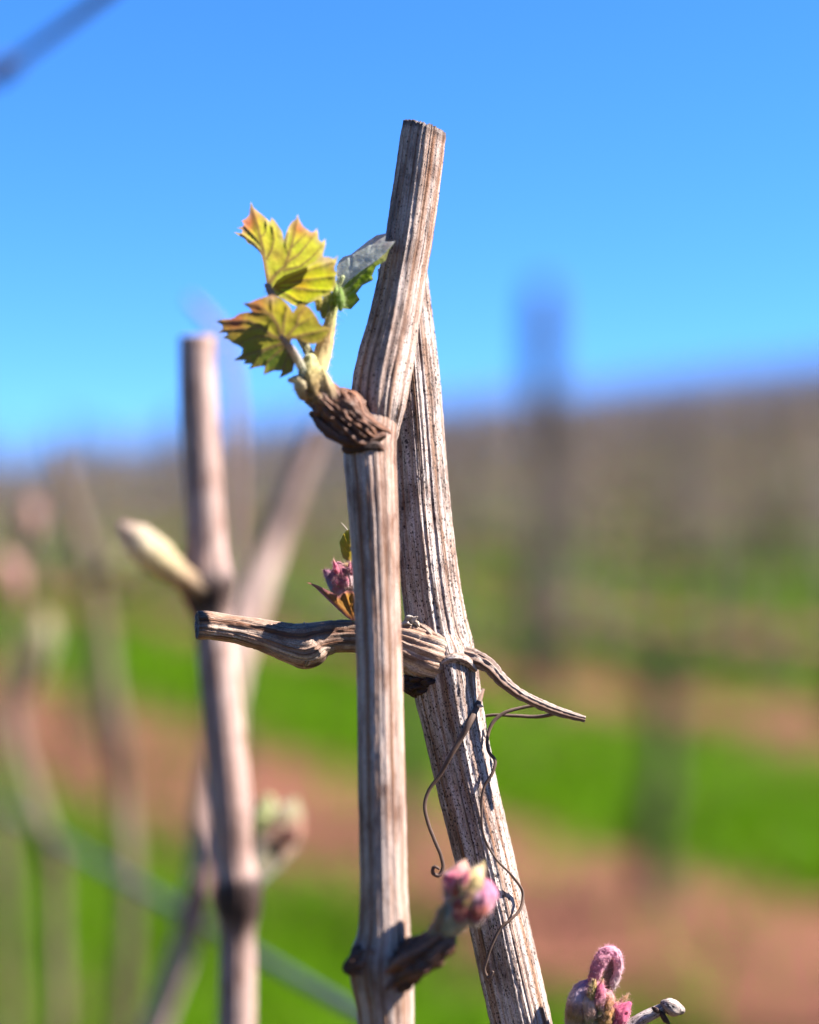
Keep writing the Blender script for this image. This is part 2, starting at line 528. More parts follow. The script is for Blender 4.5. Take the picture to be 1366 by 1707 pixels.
def axis(fine_lo, fine_hi, step, lo, hi):
    a = list(np.arange(fine_lo, fine_hi + 1e-6, step))
    s = step
    x = fine_hi
    while x < hi:
        s *= 1.14; x += s; a.append(min(x, hi))
    s = step; x = fine_lo
    left = []
    while x > lo:
        s *= 1.14; x -= s; left.append(max(x, lo))
    return np.array(left[::-1] + a)
gx = axis(-6, 8, 0.14, -900, 900)
gy = axis(-1, 18, 0.14, -400, 1600)
GX, GY = np.meshgrid(gx, gy)
GZ = ground_z(GX, GY)
clod = np.exp(-(row_phase(GX, GY) / 0.5) ** 4) * (GY < 30)
GZ = GZ + clod * NPR.randn(*GZ.shape) * 0.012
nv, nu = GX.shape
idx = np.arange(nv * nu).reshape(nv, nu)
gf = np.stack([idx[:-1, :-1], idx[:-1, 1:], idx[1:, 1:], idx[1:, :-1]], -1).reshape(-1, 4)
ground = link('ground', make_mesh('ground', np.stack([GX, GY, GZ], -1).reshape(-1, 3), gf, M['ground']))
tag(ground, 'brown soil strips and green grass alleys of a gently rising vineyard', 'ground', kind='structure')

# grass blades in the alleys (nobody could count them)
def grass():
    m, nt, out = new_mat('grass_blades')
    g = NT(nt)
    c = g.attr('tint').outputs['Color']
    d = g.n('ShaderNodeBsdfPrincipled'); d.inputs['Roughness'].default_value = 0.6
    d.inputs['Specular IOR Level'].default_value = 0.05
    g.l(c, d.inputs['Base Color'])
    t = g.n('ShaderNodeBsdfTranslucent'); g.l(c, t.inputs['Color'])
    ms = g.n('ShaderNodeMixShader'); ms.inputs[0].default_value = 0.4
    g.l(d.outputs[0], ms.inputs[1]); g.l(t.outputs[0], ms.inputs[2])
    g.l(ms.outputs[0], out.inputs['Surface'])
    rs = np.random.RandomState(3)
    n = 240000
    Y = 2.4 + 22 * rs.rand(n) ** 1.5
    X = (rs.rand(n) * 2 - 1) * (0.34 * Y + 0.7)
    ph = row_phase(X, Y)
    clump = 0.5 + 0.5 * np.sin(X * 3.1 + np.sin(Y * 2.3) * 2) * np.sin(Y * 2.7 + np.sin(X * 1.7) * 2)
    keep = ((np.abs(ph) + 0.17 * fbm(np.stack([X, Y, 0 * X], 1) * 1.1, 31, 3) > 0.64 + 0.09 * rs.randn(n)) | (rs.rand(n) < 0.03)) & (rs.rand(n) < 0.45 + 0.55 * clump)
    X, Y, clump = X[keep], Y[keep], clump[keep]
    n = len(X)
    Z = ground_z(X, Y) - 0.004
    h = (0.05 + 0.09 * rs.rand(n)) * (0.7 + 0.6 * clump)
    wd = (0.004 + 0.004 * rs.rand(n)) * (1 + Y / 9)
    az = rs.rand(n) * 6.283
    lean = h * (0.2 + 0.7 * rs.rand(n)); la = rs.rand(n) * 6.283
    dx, dy = np.cos(az) * wd, np.sin(az) * wd
    lx, ly = np.cos(la) * lean, np.sin(la) * lean
    P = np.stack([X, Y, Z], -1)
    v0 = P + np.stack([-dx, -dy, 0 * h], -1); v1 = P + np.stack([dx, dy, 0 * h], -1)
    v2 = P + np.stack([0.7 * dx + 0.35 * lx, 0.7 * dy + 0.35 * ly, 0.6 * h], -1)
    v3 = P + np.stack([-0.7 * dx + 0.35 * lx, -0.7 * dy + 0.35 * ly, 0.6 * h], -1)
    v4 = P + np.stack([lx, ly, 0.95 * h], -1)
    V = np.stack([v0, v1, v2, v3, v4], 1).reshape(-1, 3)
    base = np.arange(n)[:, None] * 5
    F4 = (base + np.array([[0, 1, 2, 3]])).tolist()
    F3 = (base + np.array([[3, 2, 4]])).tolist()
    k = rs.rand(n)[:, None]
    c1 = np.array([0.040, 0.118, 0.0007]); c2 = np.array([0.090, 0.172, 0.001])
    cc = c1 * (1 - k) + c2 * k
    dry = (rs.rand(n) < 0.03 + 0.25 * sstep(0.1, 0.5, fbm(np.stack([X, Y, 0 * X], 1) * 0.8 + 5, 37, 3)))[:, None]
    cc = np.where(dry, np.array([0.10, 0.08, 0.03]), cc)
    cc = np.concatenate([cc, np.ones((n, 1))], 1)
    me = make_mesh('grass', V, F4 + F3, m, False, None, {'tint': ('FLOAT_COLOR', np.repeat(cc, 5, 0))})
    tag(link('grass', me), 'short bright green grass growing in the alleys between the vine rows', 'grass', kind='stuff')
grass()

# ------------------------------------------------------------------ vines of the rows behind
ROW_ANG = math.atan2(ROW[1], ROW[0])
M['old_wood'] = simple_mat('old_vine_wood', (0.01062, 0.006759, 0.004828), (0.0338, 0.02269, 0.01642), 40, 0.9, 0.9, 0.01, 0.2, 0, (1, 1, 0.3))
M['row_cane'] = simple_mat('row_cane_bark', (0.0816, 0.05644, 0.04896), (0.1428, 0.1034, 0.08976), 60, 0.7, 0.3, 0.002)
M['row_leaf'] = simple_mat('row_bud_leaf', (0.04828, 0.05794, 0.009656), (0.09656, 0.09656, 0.02414), 60, 0.6, 0.1)
M['post_wood'] = simple_mat('weathered_post_wood', (0.01496, 0.01156, 0.00952), (0.0374, 0.02856, 0.02312), 30, 0.9, 0.7, 0.006, 0.2, 0, (1, 1, 0.08))

def vine_proto(seed):
    rs = np.random.RandomState(seed)
    parts = []
    h = 0.62
    tw = rs.randn(6, 2) * 0.018
    P = [[tw[i, 0], tw[i, 1], -0.05 + (h + 0.05) * i / 5, 0.045 - 0.014 * i / 5 + (0.02 if i == 0 else 0) + 0.006 * rs.randn(), 0] for i in range(6)]
    parts.append(('trunk', P, dict(step=0.03, ns=12, rough=0.10, rough_f=30), M['old_wood']))
    for s in (-1, 1):
        P = [[s * 0.52 * t + 0, rs.randn() * 0.012, h - 0.02 + 0.05 * math.sin(t * 2.6) + rs.randn() * 0.008, 0.028 - 0.011 * t, 0] for t in np.linspace(0, 1, 6)]
        parts.append(('cordon_arm', P, dict(step=0.03, ns=10, rough=0.10, rough_f=30), M['old_wood']))
        for q in range(6):
            x = s * (0.07 + 0.08 * q + 0.02 * rs.randn())
            L = 0.22 + 0.42 * rs.rand()
            bx, by = rs.randn(2) * 0.10
            P = [[x, 0, h + 0.0, 0.0085, 0], [x + bx * 0.3, by * 0.3, h + L * 0.4, 0.0068, 0], [x + bx * 0.7 + rs.randn() * 0.012, by * 0.7, h + L * 0.75, 0.0058, 0], [x + bx, by, h + L, 0.0048, 0]]
            parts.append(('cane', P, dict(step=0.05, ns=6, flute=0, facet=0), M['row_cane']))
    built = []
    tips = []
    for nm, P, kw, m in parts:
        v, f, mi, _ = tube(P, seed=rs.randint(9999), **kw)
        built.append((nm, v, f, m))
        if nm == 'cane':
            for t in (0.25, 0.5, 0.75):
                C, s_ = catmull(P, 0.02)
                tips.append(C[int(t * (len(C) - 1)), :3])
    lv, lf = [], []
    for p in tips:
        for q in range(3):
            d = rs.randn(3) * 0.02; d[2] = abs(d[2])
            e = rs.randn(3) * 0.011
            b = len(lv)
            lv += [p, p + d * 0.5 + e, p + d, p + d * 0.5 - e]
            lf.append((b, b + 1, b + 2, b + 3))
    built.append(('young_leaves', np.array(lv), lf, M['row_leaf']))
    return built

def far_proto(seed):
    rs = np.random.RandomState(seed)
    V, Fc, mi = [], [], []
    def stick(p, q, r0, r1, m):
        b = len(V)
        for pt, r in ((p, r0), (q, r1)):
            for k in range(4):
                V.append((pt[0] + r * math.cos(k * 1.571), pt[1] + r * math.sin(k * 1.571), pt[2]))
        for k in range(4):
            Fc.append((b + k, b + (k + 1) % 4, b + 4 + (k + 1) % 4, b + 4 + k)); mi.append(m)
    stick((0, 0, -.05), (0.01, 0, .62), .05, .035, 0)
    for s in (-1, 1):
        b = len(V)
        for x, z in ((0, .6), (s * .54, .63)):
            for dy, dz in ((-.02, -.02), (.02, -.02), (.02, .02), (-.02, .02)): V.append((x, dy, z + dz))
        for k in range(4): Fc.append((b + k, b + (k + 1) % 4, b + 4 + (k + 1) % 4, b + 4 + k)); mi.append(0)
        for q in range(6):
            x = s * (0.07 + 0.08 * q + 0.02 * rs.randn()); L = 0.4 + 1.0 * rs.rand()
            stick((x, 0, .62), (x + .12 * rs.randn(), .12 * rs.randn(), .7 + L), .018, .010, 1)
    return make_mesh('far_vine', V, Fc, [M['old_wood'], M['row_cane']], True, mi)
far_meshes = [far_proto(i) for i in range(3)]
vine_meshes = []
for sd in (1, 2, 3):
    pr = vine_proto(sd)
    separate = [(nm, make_mesh(nm, v, f, m)) for nm, v, f, m in pr]
    V, Fc, mats, mi, b = [], [], [], [], 0
    for nm, v, f, m in pr:
        if m not in mats: mats.append(m)
        V.append(v); Fc += [tuple(np.array(x) + b) for x in f]; mi += [mats.index(m)] * len(f); b += len(v)
    joined = make_mesh('grapevine', np.vstack(V), Fc, mats, True, mi)
    vine_meshes.append((separate, joined))

ORD = ['first', 'second', 'third', 'fourth', 'fifth', 'sixth', 'seventh', 'eighth', 'ninth', 'tenth', 'eleventh', 'twelfth', 'thirteenth', 'fourteenth', 'fifteenth', 'sixteenth', 'seventeenth']
def in_view(x, y, m=0.05):
    return y > 1 and abs(x) / y < 0.24 + m + 0.6 / y
vine_list = []
far_V, far_F, far_m, far_b = [], [], [], 0
for k in range(1, 31):
    w = W0 + k * SPACING
    lab = 'leafless pruned grapevine standing in the %s vine row behind the near canes' % ORD[min(k, 16) - 1]
    step = 1.12
    off = 0.13 * k if k > 1 else 0.74
    ts = np.arange(-40, 80, step) + off
    cnt = 0
    for t in ts:
        p = NRM * w + ROW * t
        x, y = float(p[0] + rnd.gauss(0, 0.03)), float(p[1] + rnd.gauss(0, 0.03))
        if not in_view(x, y) or y > 88:
            continue
        z = float(ground_z(x, y))
        sep, joined = vine_meshes[rnd.randrange(3)]
        rz = ROW_ANG + rnd.gauss(0, 0.05) + (math.pi if rnd.random() < 0.5 else 0)
        sc = 0.92 + 0.2 * rnd.random()
        if k >= 9:                                   # far up the slope the rows read as one mass
            me = far_meshes[rnd.randrange(3)]
            vv = np.empty(len(me.vertices) * 3); me.vertices.foreach_get('co', vv); vv = vv.reshape(-1, 3) * sc
            ca_, sa_ = math.cos(rz), math.sin(rz)
            far_V.append(np.stack([vv[:, 0] * ca_ - vv[:, 1] * sa_ + x, vv[:, 0] * sa_ + vv[:, 1] * ca_ + y, vv[:, 2] + z], 1))
            far_F += [tuple(i + far_b for i in pl.vertices) for pl in me.polygons]
            far_m += [pl.material_index for pl in me.polygons]
            far_b += len(vv)
            continue
        if k <= 3:
            o = empty('grapevine', (x, y, z), rz)
            for nm, me in sep:
                c = bpy.data.objects.new(nm, me); col.objects.link(c); c.parent = o
                if nm == 'young_leaves': c['kind'] = 'stuff'
        else:
            o = bpy.data.objects.new('grapevine', joined); col.objects.link(o)
            o.location = (x, y, z); o.rotation_euler = (0, 0, rz)
        o.scale = (sc, sc, sc)
        tag(o, lab, 'grapevine', 'grapevines of the %s row' % ORD[k - 1])
        if k <= 2: vine_list.append((k, x / y, o))
fv = link('far_vine_rows', make_mesh('far_vine_rows', np.vstack(far_V), far_F, [M['old_wood'], M['row_cane']], True, far_m))
tag(fv, 'far leafless vine rows on the hill crest reading as one brown fringe', 'vine rows', kind='stuff')
for k in (1, 2):
    vl_ = sorted([(u, o) for kk, u, o in vine_list if kk == k], key=lambda q: q[0])
    for i, (u, o) in enumerate(vl_):
        if k == 1 and abs(u - 0.134) < 0.03:
            o['label'] = 'dark vine trunk standing right of the crossing canes, nearest of the row behind'
        else:
            o['label'] = 'blurred grapevine, %s from the left in the %s vine row behind the canes' % (ORD[i], ORD[k - 1])

# posts, one mesh shared
def post_mesh():
    P = [[0, 0, -0.1, 0.066, 0], [0.004, 0, 0.6, 0.065, 0], [0, 0.004, 1.3, 0.063, 0], [0.003, 0, 1.98, 0.061, 0], [0.003, 0, 2.02, 0.054, 0]]
    v, f, mi, at_ = tube(P, step=0.04, ns=20, flute=0.03, facet=0.02, seed=4, cap1='cut')
    return make_mesh('post', v, f, [M['post_wood'], M['endgrain']], True, mi)
post_me = post_mesh()
def post(x, y, hscale, label, group=None):
    o = bpy.data.objects.new('trellis_post', post_me); col.objects.link(o)
    o.location = (x, y, float(ground_z(x, y))); o.scale = (1, 1, hscale)
    tag(o, label, 'post', group)
yb = 8.3
post(float((905 - 683) / F * yb), yb, 1.02, 'thick dark wooden trellis post rising above the hill line into the sky')
for k in range(4, 11):
    w = W0 + k * SPACING
    for t in np.arange(-40, 80, 4.4) + 1.3 * k:
        p = NRM * w + ROW * t
        if in_view(p[0], p[1], 0.0) and p[1] < 85:
            post(float(p[0]), float(p[1]), 0.86, 'small blurred wooden post in the %s vine row up the slope' % ORD[k - 1], 'posts of the %s vine row' % ORD[k - 1])

# ------------------------------------------------------------------ the near vine row: old wood below the frame
CORD = lambda t: np.array([ROW[0] * t + 0.02, 0.35 + ROW[1] * t, 0.80 + 0.012 * math.sin(5 * t)])
gv = empty('grapevine', (float(CORD(0.75)[0]), float(CORD(0.75)[1]), float(ground_z(*CORD(0.75)[:2]))))
tag(gv, 'old grapevine trunk and cordon below the near budding canes', 'grapevine')
Pc = [[*CORD(t), 0.021 + 0.003 * math.sin(t * 17), 0.5] for t in np.linspace(-0.35, 1.8, 14)]
part_tube('cordon_arm', Pc, gv, [M['knob'], M['endgrain']], True, step=0.008, ns=32, rough=0.12, rough_f=90, seed=77)
b0 = CORD(0.75)
gz0 = float(ground_z(b0[0], b0[1]))
Pt = [[b0[0] + 0.02 * math.sin(i * 1.7), b0[1] + 0.015 * math.cos(i * 2.1), gz0 - 0.05 + (0.8 - gz0 + 0.05) * i / 6, 0.05 - 0.014 * i / 6, 0.5] for i in range(7)]
part_tube('trunk', Pt, gv, [M['knob'], M['endgrain']], True, step=0.01, ns=32, rough=0.12, rough_f=60, seed=78)

def to_cordon(last_px, t, r_px):
    """points that carry a cane from the bottom of the picture down to the cordon"""
    p = at(last_px[0], last_px[1], last_px[2])
    q = CORD(t)
    r = r_px / F * last_px[2]
    out = []
    for k in (0.3, 0.65, 1.0):
        m = p + (q - p) * k
        m[2] = p[2] + (q[2] - p[2]) * k
        out.append([*m, r * (1 + 0.1 * k), 0.0])
    return out

# ------------------------------------------------------------------ leaf and bud builders
def zoomed(x0, y0, s):
    return lambda p: (x0 + p[0] / s, y0 + p[1] / s)

def seg_dist(P, poly):
    d = np.full(len(P), 1e9); tt = np.zeros(len(P))
    for i in range(len(poly) - 1):
        a, b = np.array(poly[i]), np.array(poly[i + 1])
        ab = b - a
        t = np.clip(((P - a) @ ab) / (ab @ ab + 1e-9), 0, 1)
        q = np.linalg.norm(P - (a + t[:, None] * ab), axis=1)
        m = q < d
        d[m] = q[m]; tt[m] = (i + t[m]) / (len(poly) - 1)
    return d, tt

def densify(poly, step):
    out = []
    n = len(poly)
    for i in range(n):
        a, b = np.array(poly[i]), np.array(poly[(i + 1) % n])
        k = max(1, int(np.linalg.norm(b - a) / step))
        for j in range(k): out.append(tuple(a + (b - a) * j / k))
    return out

def sheet(outline, veins, depth, colour, Y0, gap=2.2, vein_w=3.0, relief=0.22, crinkle=0.07, seed=0, edge_curl=0.0):
    """leaf blade: outline and veins in photograph pixels; depth control points (px,py,mm)."""
    rs = np.random.RandomState(seed)
    O = densify(outline, gap)
    lo, hi = np.min(O, 0), np.max(O, 0)
    pts = []
    y = lo[1]
    r = 0
    while y < hi[1]:
        x = lo[0] + (gap / 2 if r % 2 else 0)
        while x < hi[0]:
            pts.append((x + rs.randn() * 0.2, y + rs.randn() * 0.2)); x += gap
        y += gap * 0.87; r += 1
    pts = np.array(pts)
    de, _ = seg_dist(pts, O + [O[0]])
    pts = pts[de > gap * 0.6]
    n = len(O)
    allp = [Vector(p) for p in O] + [Vector(p) for p in pts]
    res = delaunay_2d_cdt(allp, [], [list(range(n))], 1, 1e-4)
    P = np.array([tuple(v) for v in res[0]])
    faces = [tuple(f) for f in res[2]]
    de, _ = seg_dist(P, O + [O[0]])
    dv = np.full(len(P), 1e9)
    for vn, wv in veins:
        d, t = seg_dist(P, vn)
        dv = np.minimum(dv, d / (wv * (1.15 - 0.75 * t)))
    D = np.array(depth, float)
    cen, hw = D[:, :2].mean(0), 60.0
    def basis(q):
        u = (q - cen) / hw
        return np.stack([np.ones(len(q)), u[:, 0], u[:, 1], u[:, 0] ** 2, u[:, 0] * u[:, 1], u[:, 1] ** 2], 1)
    Bm = basis(D[:, :2])
    reg = np.diag([0.01, 0.02, 0.02, 0.12, 0.12, 0.12])
    co = np.linalg.solve(Bm.T @ Bm + reg, Bm.T @ D[:, 2])
    z = basis(P) @ co
    z += relief * (1 - np.exp(-(dv / 2.6) ** 2)) * -1.0
    P3 = np.concatenate([P, np.zeros((len(P), 1))], 1)
    z += crinkle * 1.6 * fbm(P3 / 11.0 + 3.3, seed + 40, 3)
    z += edge_curl * np.exp(-de / 5.0)
    Yp = Y0 + YS + z / 1000.0
    V = np.stack([(P[:, 0] - 683) / F * Yp, Yp, CAM_H - (P[:, 1] - 853.5) / F * Yp], -1)
    C = colour(P, de, dv, rs)
    C = np.concatenate([np.clip(C, 0, 1), np.ones((len(P), 1))], 1)
    return V, faces, C

def lerp(a, b, t):
    t = np.clip(np.asarray(t), 0, 1)[:, None]
    return np.asarray(a)[None] * (1 - t) + np.asarray(b)[None] * t if np.ndim(a) == 1 else a * (1 - t) + np.asarray(b)[None] * t

def add_sheets(name, sheets, parent, mat, label=None):
    V, Fc, C, b = [], [], [], 0
    for v, f, c in sheets:
        V.append(v); Fc += [tuple(i + b for i in x) for x in f]; C.append(c); b += len(v)
    me = make_mesh(name, np.vstack(V), Fc, mat, True, None, {'tint': ('FLOAT_COLOR', np.vstack(C))})
    o = link(name, me, parent)
    if label: o['label'] = label
    return o

def lobe(name, pts, parent, colour, seed=0, rough=0.05, flat=1.0, step=0.0005, ns=36, mat=None, facet=0.05, wob=0.0):
    """fleshy bud scale: a closed swelling tube whose tint follows colour(along, world)"""
    P = px_path(pts)
    v, f, mi, a_ = tube(P, step=step, ns=ns, flute=0.05, facet=facet, rough=rough * 1.9, rough_f=1900, seed=seed, wob=wob)
    t = a_['along'][1]
    C = np.clip(colour(t, v), 0, 1)
    C = np.concatenate([C, np.ones((len(v), 1))], 1)
    me = make_mesh(name, v, f, mat or M['petal'], True, None, {'tint': ('FLOAT_COLOR', C)})
    o = link(name, me, parent)
    return o, v, f, C

def fuzz(parent, sources, n, length, width, seed=0, tint=None, name='down'):
    """short hairs standing on the bud scales"""
    rs = np.random.RandomState(seed)
    V, Fc, C = [], [], []
    tot = sum(len(s[2]) for s in sources)
    for o, v, f, c in sources:
        f4 = np.array([x[:4] for x in f if len(x) >= 4])
        tri = v[f4]
        nrm = np.cross(tri[:, 1] - tri[:, 0], tri[:, 2] - tri[:, 0])
        area = np.linalg.norm(nrm, axis=1)
        nrm = nrm / (area[:, None] + 1e-15)
        ctr = v.mean(0)
        m = max(1, int(n * len(f) / tot))
        pick = rs.choice(len(f4), m, p=area / area.sum())
        a = rs.rand(m, 1); b = rs.rand(m, 1)
        p = tri[pick, 0] + (tri[pick, 1] - tri[pick, 0]) * a + (tri[pick, 3] - tri[pick, 0]) * b
        d = nrm[pick]
        d = d + rs.randn(m, 3) * 0.55
        d /= np.linalg.norm(d, axis=1)[:, None]
        L = length * (0.4 + rs.rand(m, 1))
        side = np.cross(d, rs.randn(m, 3)); side /= np.linalg.norm(side, axis=1)[:, None] + 1e-9
        bend = rs.randn(m, 3) * 0.35 * L
        q = np.stack([p - side * width, p + side * width, p + d * L * 0.55 + bend * 0.3 + side * width * 0.7, p + d * L * 0.55 + bend * 0.3 - side * width * 0.7, p + d * L + bend], 1)
        base = sum(len(x) for x in V)
        V.append(q.reshape(-1, 3))
        k = base + np.arange(m)[:, None] * 5
        Fc += (k + np.array([[0, 1, 2, 3]])).tolist() + (k + np.array([[3, 2, 4]])).tolist()
        cc = c[f4[pick, 0], :3]
        tt = np.asarray(tint if tint is not None else (0.8, 0.66, 0.62)) * 0.62
        mix = 0.2 + 0.35 * rs.rand(m, 1)
        cc = cc * (1 - mix) + tt * mix
        C.append(np.repeat(np.concatenate([cc, np.ones((m, 1))], 1), 5, 0))
    me = make_mesh(name, np.vstack(V), Fc, M['down'], False, None, {'tint': ('FLOAT_COLOR', np.vstack(C))})
    o = link(name, me, parent)
    o['kind'] = 'stuff'
    return o

def grad(*stops):
    """colour function along a lobe with mottling"""
    ts = [s[0] for s in stops]; cs = np.array([s[1] for s in stops])
    def fn(t, v, amp=0.16):
        rs = np.random.RandomState(int(len(v)) % 1000)
        c = np.stack([np.interp(t, ts, cs[:, i]) for i in range(3)], 1) * 0.68
        k = v * 1800.0
        m = np.sin(k[:, 0] + 1.3 * np.sin(k[:, 2] * 0.7)) * np.sin(k[:, 2] * 1.1 + np.sin(k[:, 0] * 0.9)) + 0.5 * rs.randn(len(v))
        return c * (1 + amp * m[:, None])
    return fn

PINK = (0.60, 0.11, 0.20); ROSE = (0.64, 0.24, 0.29); DEEP = (0.42, 0.055, 0.14)
WHITE = (0.58, 0.50, 0.44); OLIVE = (0.28, 0.25, 0.05); GOLD = (0.62, 0.42, 0.11); RED = (0.46, 0.075, 0.03); GREYG = (0.40, 0.38, 0.24)
ORANGE = (0.55, 0.24, 0.05)

# ------------------------------------------------------------------ front cane
FB = [M['bark_front'], M['endgrain']]
c1 = empty('vine_cane', tuple(CORD(0.02)))
tag(c1, 'sharp foreground vine cane with unfolding yellow-green and red leaves and a cut top', 'vine cane')
low = px_path([(644, 1707, .3165, 44), (642, 1672, .3165, 46, .05), (638, 1635, .3165, 50, .25), (636, 1605, .3165, 52, .3), (640, 1560, .3167, 43, .08),
               (640, 1500, .3172, 38.5), (638, 1400, .3183, 37.5), (636, 1300, .3195, 37.5), (634, 1200, .321, 36.8), (632, 1100, .3225, 36.2),
               (628.5, 1000, .3241, 36.6), (624.5, 900, .325, 38.5), (619, 800, .3265, 41), (616.5, 755, .3277, 42, .0), (618, 728, .3286, 41, .12), (624, 700, .3293, 36, .1), (630, 676, .3299, 27)])
low = to_cordon((644, 1707, .3165), 0.02, 44)[::-1] + low
part_tube('cane_shaft', low, c1, FB, True, step=0.0008, ns=190, flute=0.030, facet=0.035, rough=0.012, seed=21, ridge=0.30, ridge_a=0.70, cap0='round')
YS = 0.0028
up = [(632, 725, .328, 30), (631, 700, .3275, 36, .05), (632, 668, .327, 42), (636, 635, .3273, 43.5), (644, 595, .3280, 43), (654, 550, .3288, 39.5), (664, 500, .3297, 37.5),
      (673, 450, .3306, 36), (682, 400, .331, 36), (689, 350, .3314, 36), (697, 295, .3317, 35.5), (703, 250, .3319, 35), (706, 228, .332, 34.5, .05), (707.5, 221, .332, 34, .5), (708, 215, .332, 33, .8)]
part_tube('cane_tip', up, c1, [M['bark_top'], M['endgrain']], False, step=0.0006, ns=190, flute=0.040, facet=0.045, rough=0.012, seed=33, ridge=0.30, ridge_a=0.75, cap1='cut', jag=0.0006, slant=0.22)
# torn fibres on the cut
for i, (fx, fy) in enumerate([(678, 212), (683, 208), (690, 207), (671, 232), (705, 208), (716, 211)]):
    part_tube('bark_fibre', [(fx, fy + 8, .3315, 2.2), (fx - 1 + i % 3, fy, .3313, 1.6), (fx - 2 + (i % 2) * 3, fy - 5, .3312, 0.5)], c1, M['fibre'], step=0.0003, ns=6, seed=i)

# shrivelled node with the shoot
KN = [M['knob'], M['endgrain']]
part_tube('node', [(642, 742, .3240, 8, .0), (624, 734, .3226, 20, .15), (600, 718, .3215, 31, .3), (570, 694, .3207, 34, .35), (548, 674, .3206, 29, .15), (535, 660, .3207, 24, .0)], c1, KN, step=0.0003, ns=110, rough=0.30, facet=0.10, flute=0.10, rough_f=620, seed=44)
part_tube('bark_lip', [(576, 655, .3225, 8, .1), (592, 668, .3207, 13), (602, 690, .3202, 12, .1), (618, 703, .3203, 8), (636, 714, .3217, 6), (650, 722, .3238, 4)], c1, KN, step=0.0003, ns=40, rough=0.12, flute=0.06, seed=45)
part_tube('bark_lip', [(552, 700, .3188, 6, .3), (570, 682, .3184, 8, .1), (578, 668, .319, 7), (570, 655, .3202, 6)], c1, KN, step=0.0003, ns=32, rough=0.14, flute=0.06, seed=46)
part_tube('bark_lip', [(520, 690, .3205, 5, .4), (540, 712, .3186, 9, .4), (566, 730, .3187, 10, .6), (600, 738, .3195, 9, .7), (640, 726, .3205, 6, .4)], c1, KN, step=0.0003, ns=32, rough=0.16, flute=0.06, seed=47)
part_tube('node_lump', [(578, 748, .3212, 10, .8), (600, 744, .3200, 12, 1), (626, 742, .3203, 9, .9), (640, 752, .3216, 5, .4)], c1, KN, step=0.0003, ns=32, rough=0.12, seed=48)

# shoot
sh = empty('young_shoot', tuple(at(530, 655, .3207)))
sh.parent = c1
sh.location = tuple(at(530, 655, .3207) - np.array(c1.location))
src = []
HUSK = grad((0, (0.22, 0.12, 0.07)), (0.25, (0.34, 0.19, 0.06)), (0.6, (0.48, 0.33, 0.10)), (1, (0.46, 0.44, 0.16)))
src.append(lobe('shoot_base', [(542, 672, .3205, 24), (529, 652, .3205, 28), (521, 634, .3205, 25), (518, 616, .3205, 20), (518, 600, .3207, 13)], sh, HUSK, 3, 0.10))
src.append(lobe('bud_scale', [(550, 668, .3197, 12), (545, 650, .3193, 15), (540, 632, .3193, 12), (538, 616, .3196, 4)], sh, grad((0, (0.26, 0.15, 0.09)), (0.5, (0.44, 0.30, 0.13)), (1, (0.46, 0.38, 0.14))), 4, 0.06))
src.append(lobe('bud_scale', [(508, 660, .3188, 10), (503, 644, .3185, 13), (496, 634, .3187, 9), (482, 634, .3192, 3)], sh, grad((0, (0.5, 0.33, 0.16)), (1, (0.55, 0.48, 0.26))), 5, 0.08))
src.append(lobe('shoot_stem', [(528, 622, .3215, 17), (538, 590, .3225, 15), (546, 560, .3232, 12), (553, 528, .3238, 9), (557, 505, .324, 8)], sh, grad((0, (0.66, 0.54, 0.22)), (0.5, (0.60, 0.38, 0.15)), (1, (0.34, 0.40, 0.10))), 6, 0.05))
src.append(lobe('petiole', [(512, 625, .319, 9), (502, 610, .3186, 7.5), (490, 588, .3178, 6.5), (478, 572, .3172, 5.5), (469, 562, .317, 4)], sh, grad((0, (0.50, 0.50, 0.30)), (0.5, (0.42, 0.34, 0.26)), (1, (0.36, 0.22, 0.16))), 7, 0.03))
src.append(lobe('petiole', [(526, 610, .3225, 8), (505, 570, .3225, 7), (475, 525, .3222, 6), (455, 495, .3218, 6), (446, 476, .3215, 5)], sh, grad((0, (0.45, 0.42, 0.2)), (1, (0.36, 0.26, 0.22))), 8, 0.03))
src.append(lobe('petiole', [(553, 525, .3238, 6), (560, 505, .3245, 6), (566, 480, .325, 5), (572, 462, .3252, 4)], sh, grad((0, (0.34, 0.42, 0.10)), (1, (0.42, 0.46, 0.22))), 9, 0.03))

z1 = zoomed(380, 320, 6.83)
def Z(z, *pts): return [z(p) for p in pts]
YG = np.array((0.52, 0.55, 0.035)); GOLDL = np.array((0.60, 0.44, 0.05)); REDL = np.array((0.60, 0.10, 0.06)); VEIN = np.array((0.22, 0.11, 0.05)); RIM = np.array((0.78, 0.50, 0.38))
def leaf_colour(base, low, red_pts, rim=5.0, red_w=1.0, vein_c=VEIN, rimc=RIM, gain=0.42):
    def fn(P, de, dv, rs):
        c = np.repeat(np.asarray(base)[None], len(P), 0)
        n = 0.5 + 0.8 * fbm(np.concatenate([P, np.zeros((len(P), 1))], 1) / 17.0 + 1.7, 71, 3)
        c = lerp(c, low, n * 0.8)
        for x, y, r, amt, rc in red_pts:
            k = np.exp(-(((P[:, 0] - x) ** 2 + (P[:, 1] - y) ** 2) / (r * r)))
            c = lerp(c, rc, k * amt)
        c = lerp(c, rimc, np.exp(-(de / rim) ** 1.5) * 0.55 * red_w)
        c = lerp(c, vein_c, np.exp(-(dv) ** 2) * 0.85)
        return c * (1 + 0.05 * rs.randn(len(P), 1)) * gain
    return fn

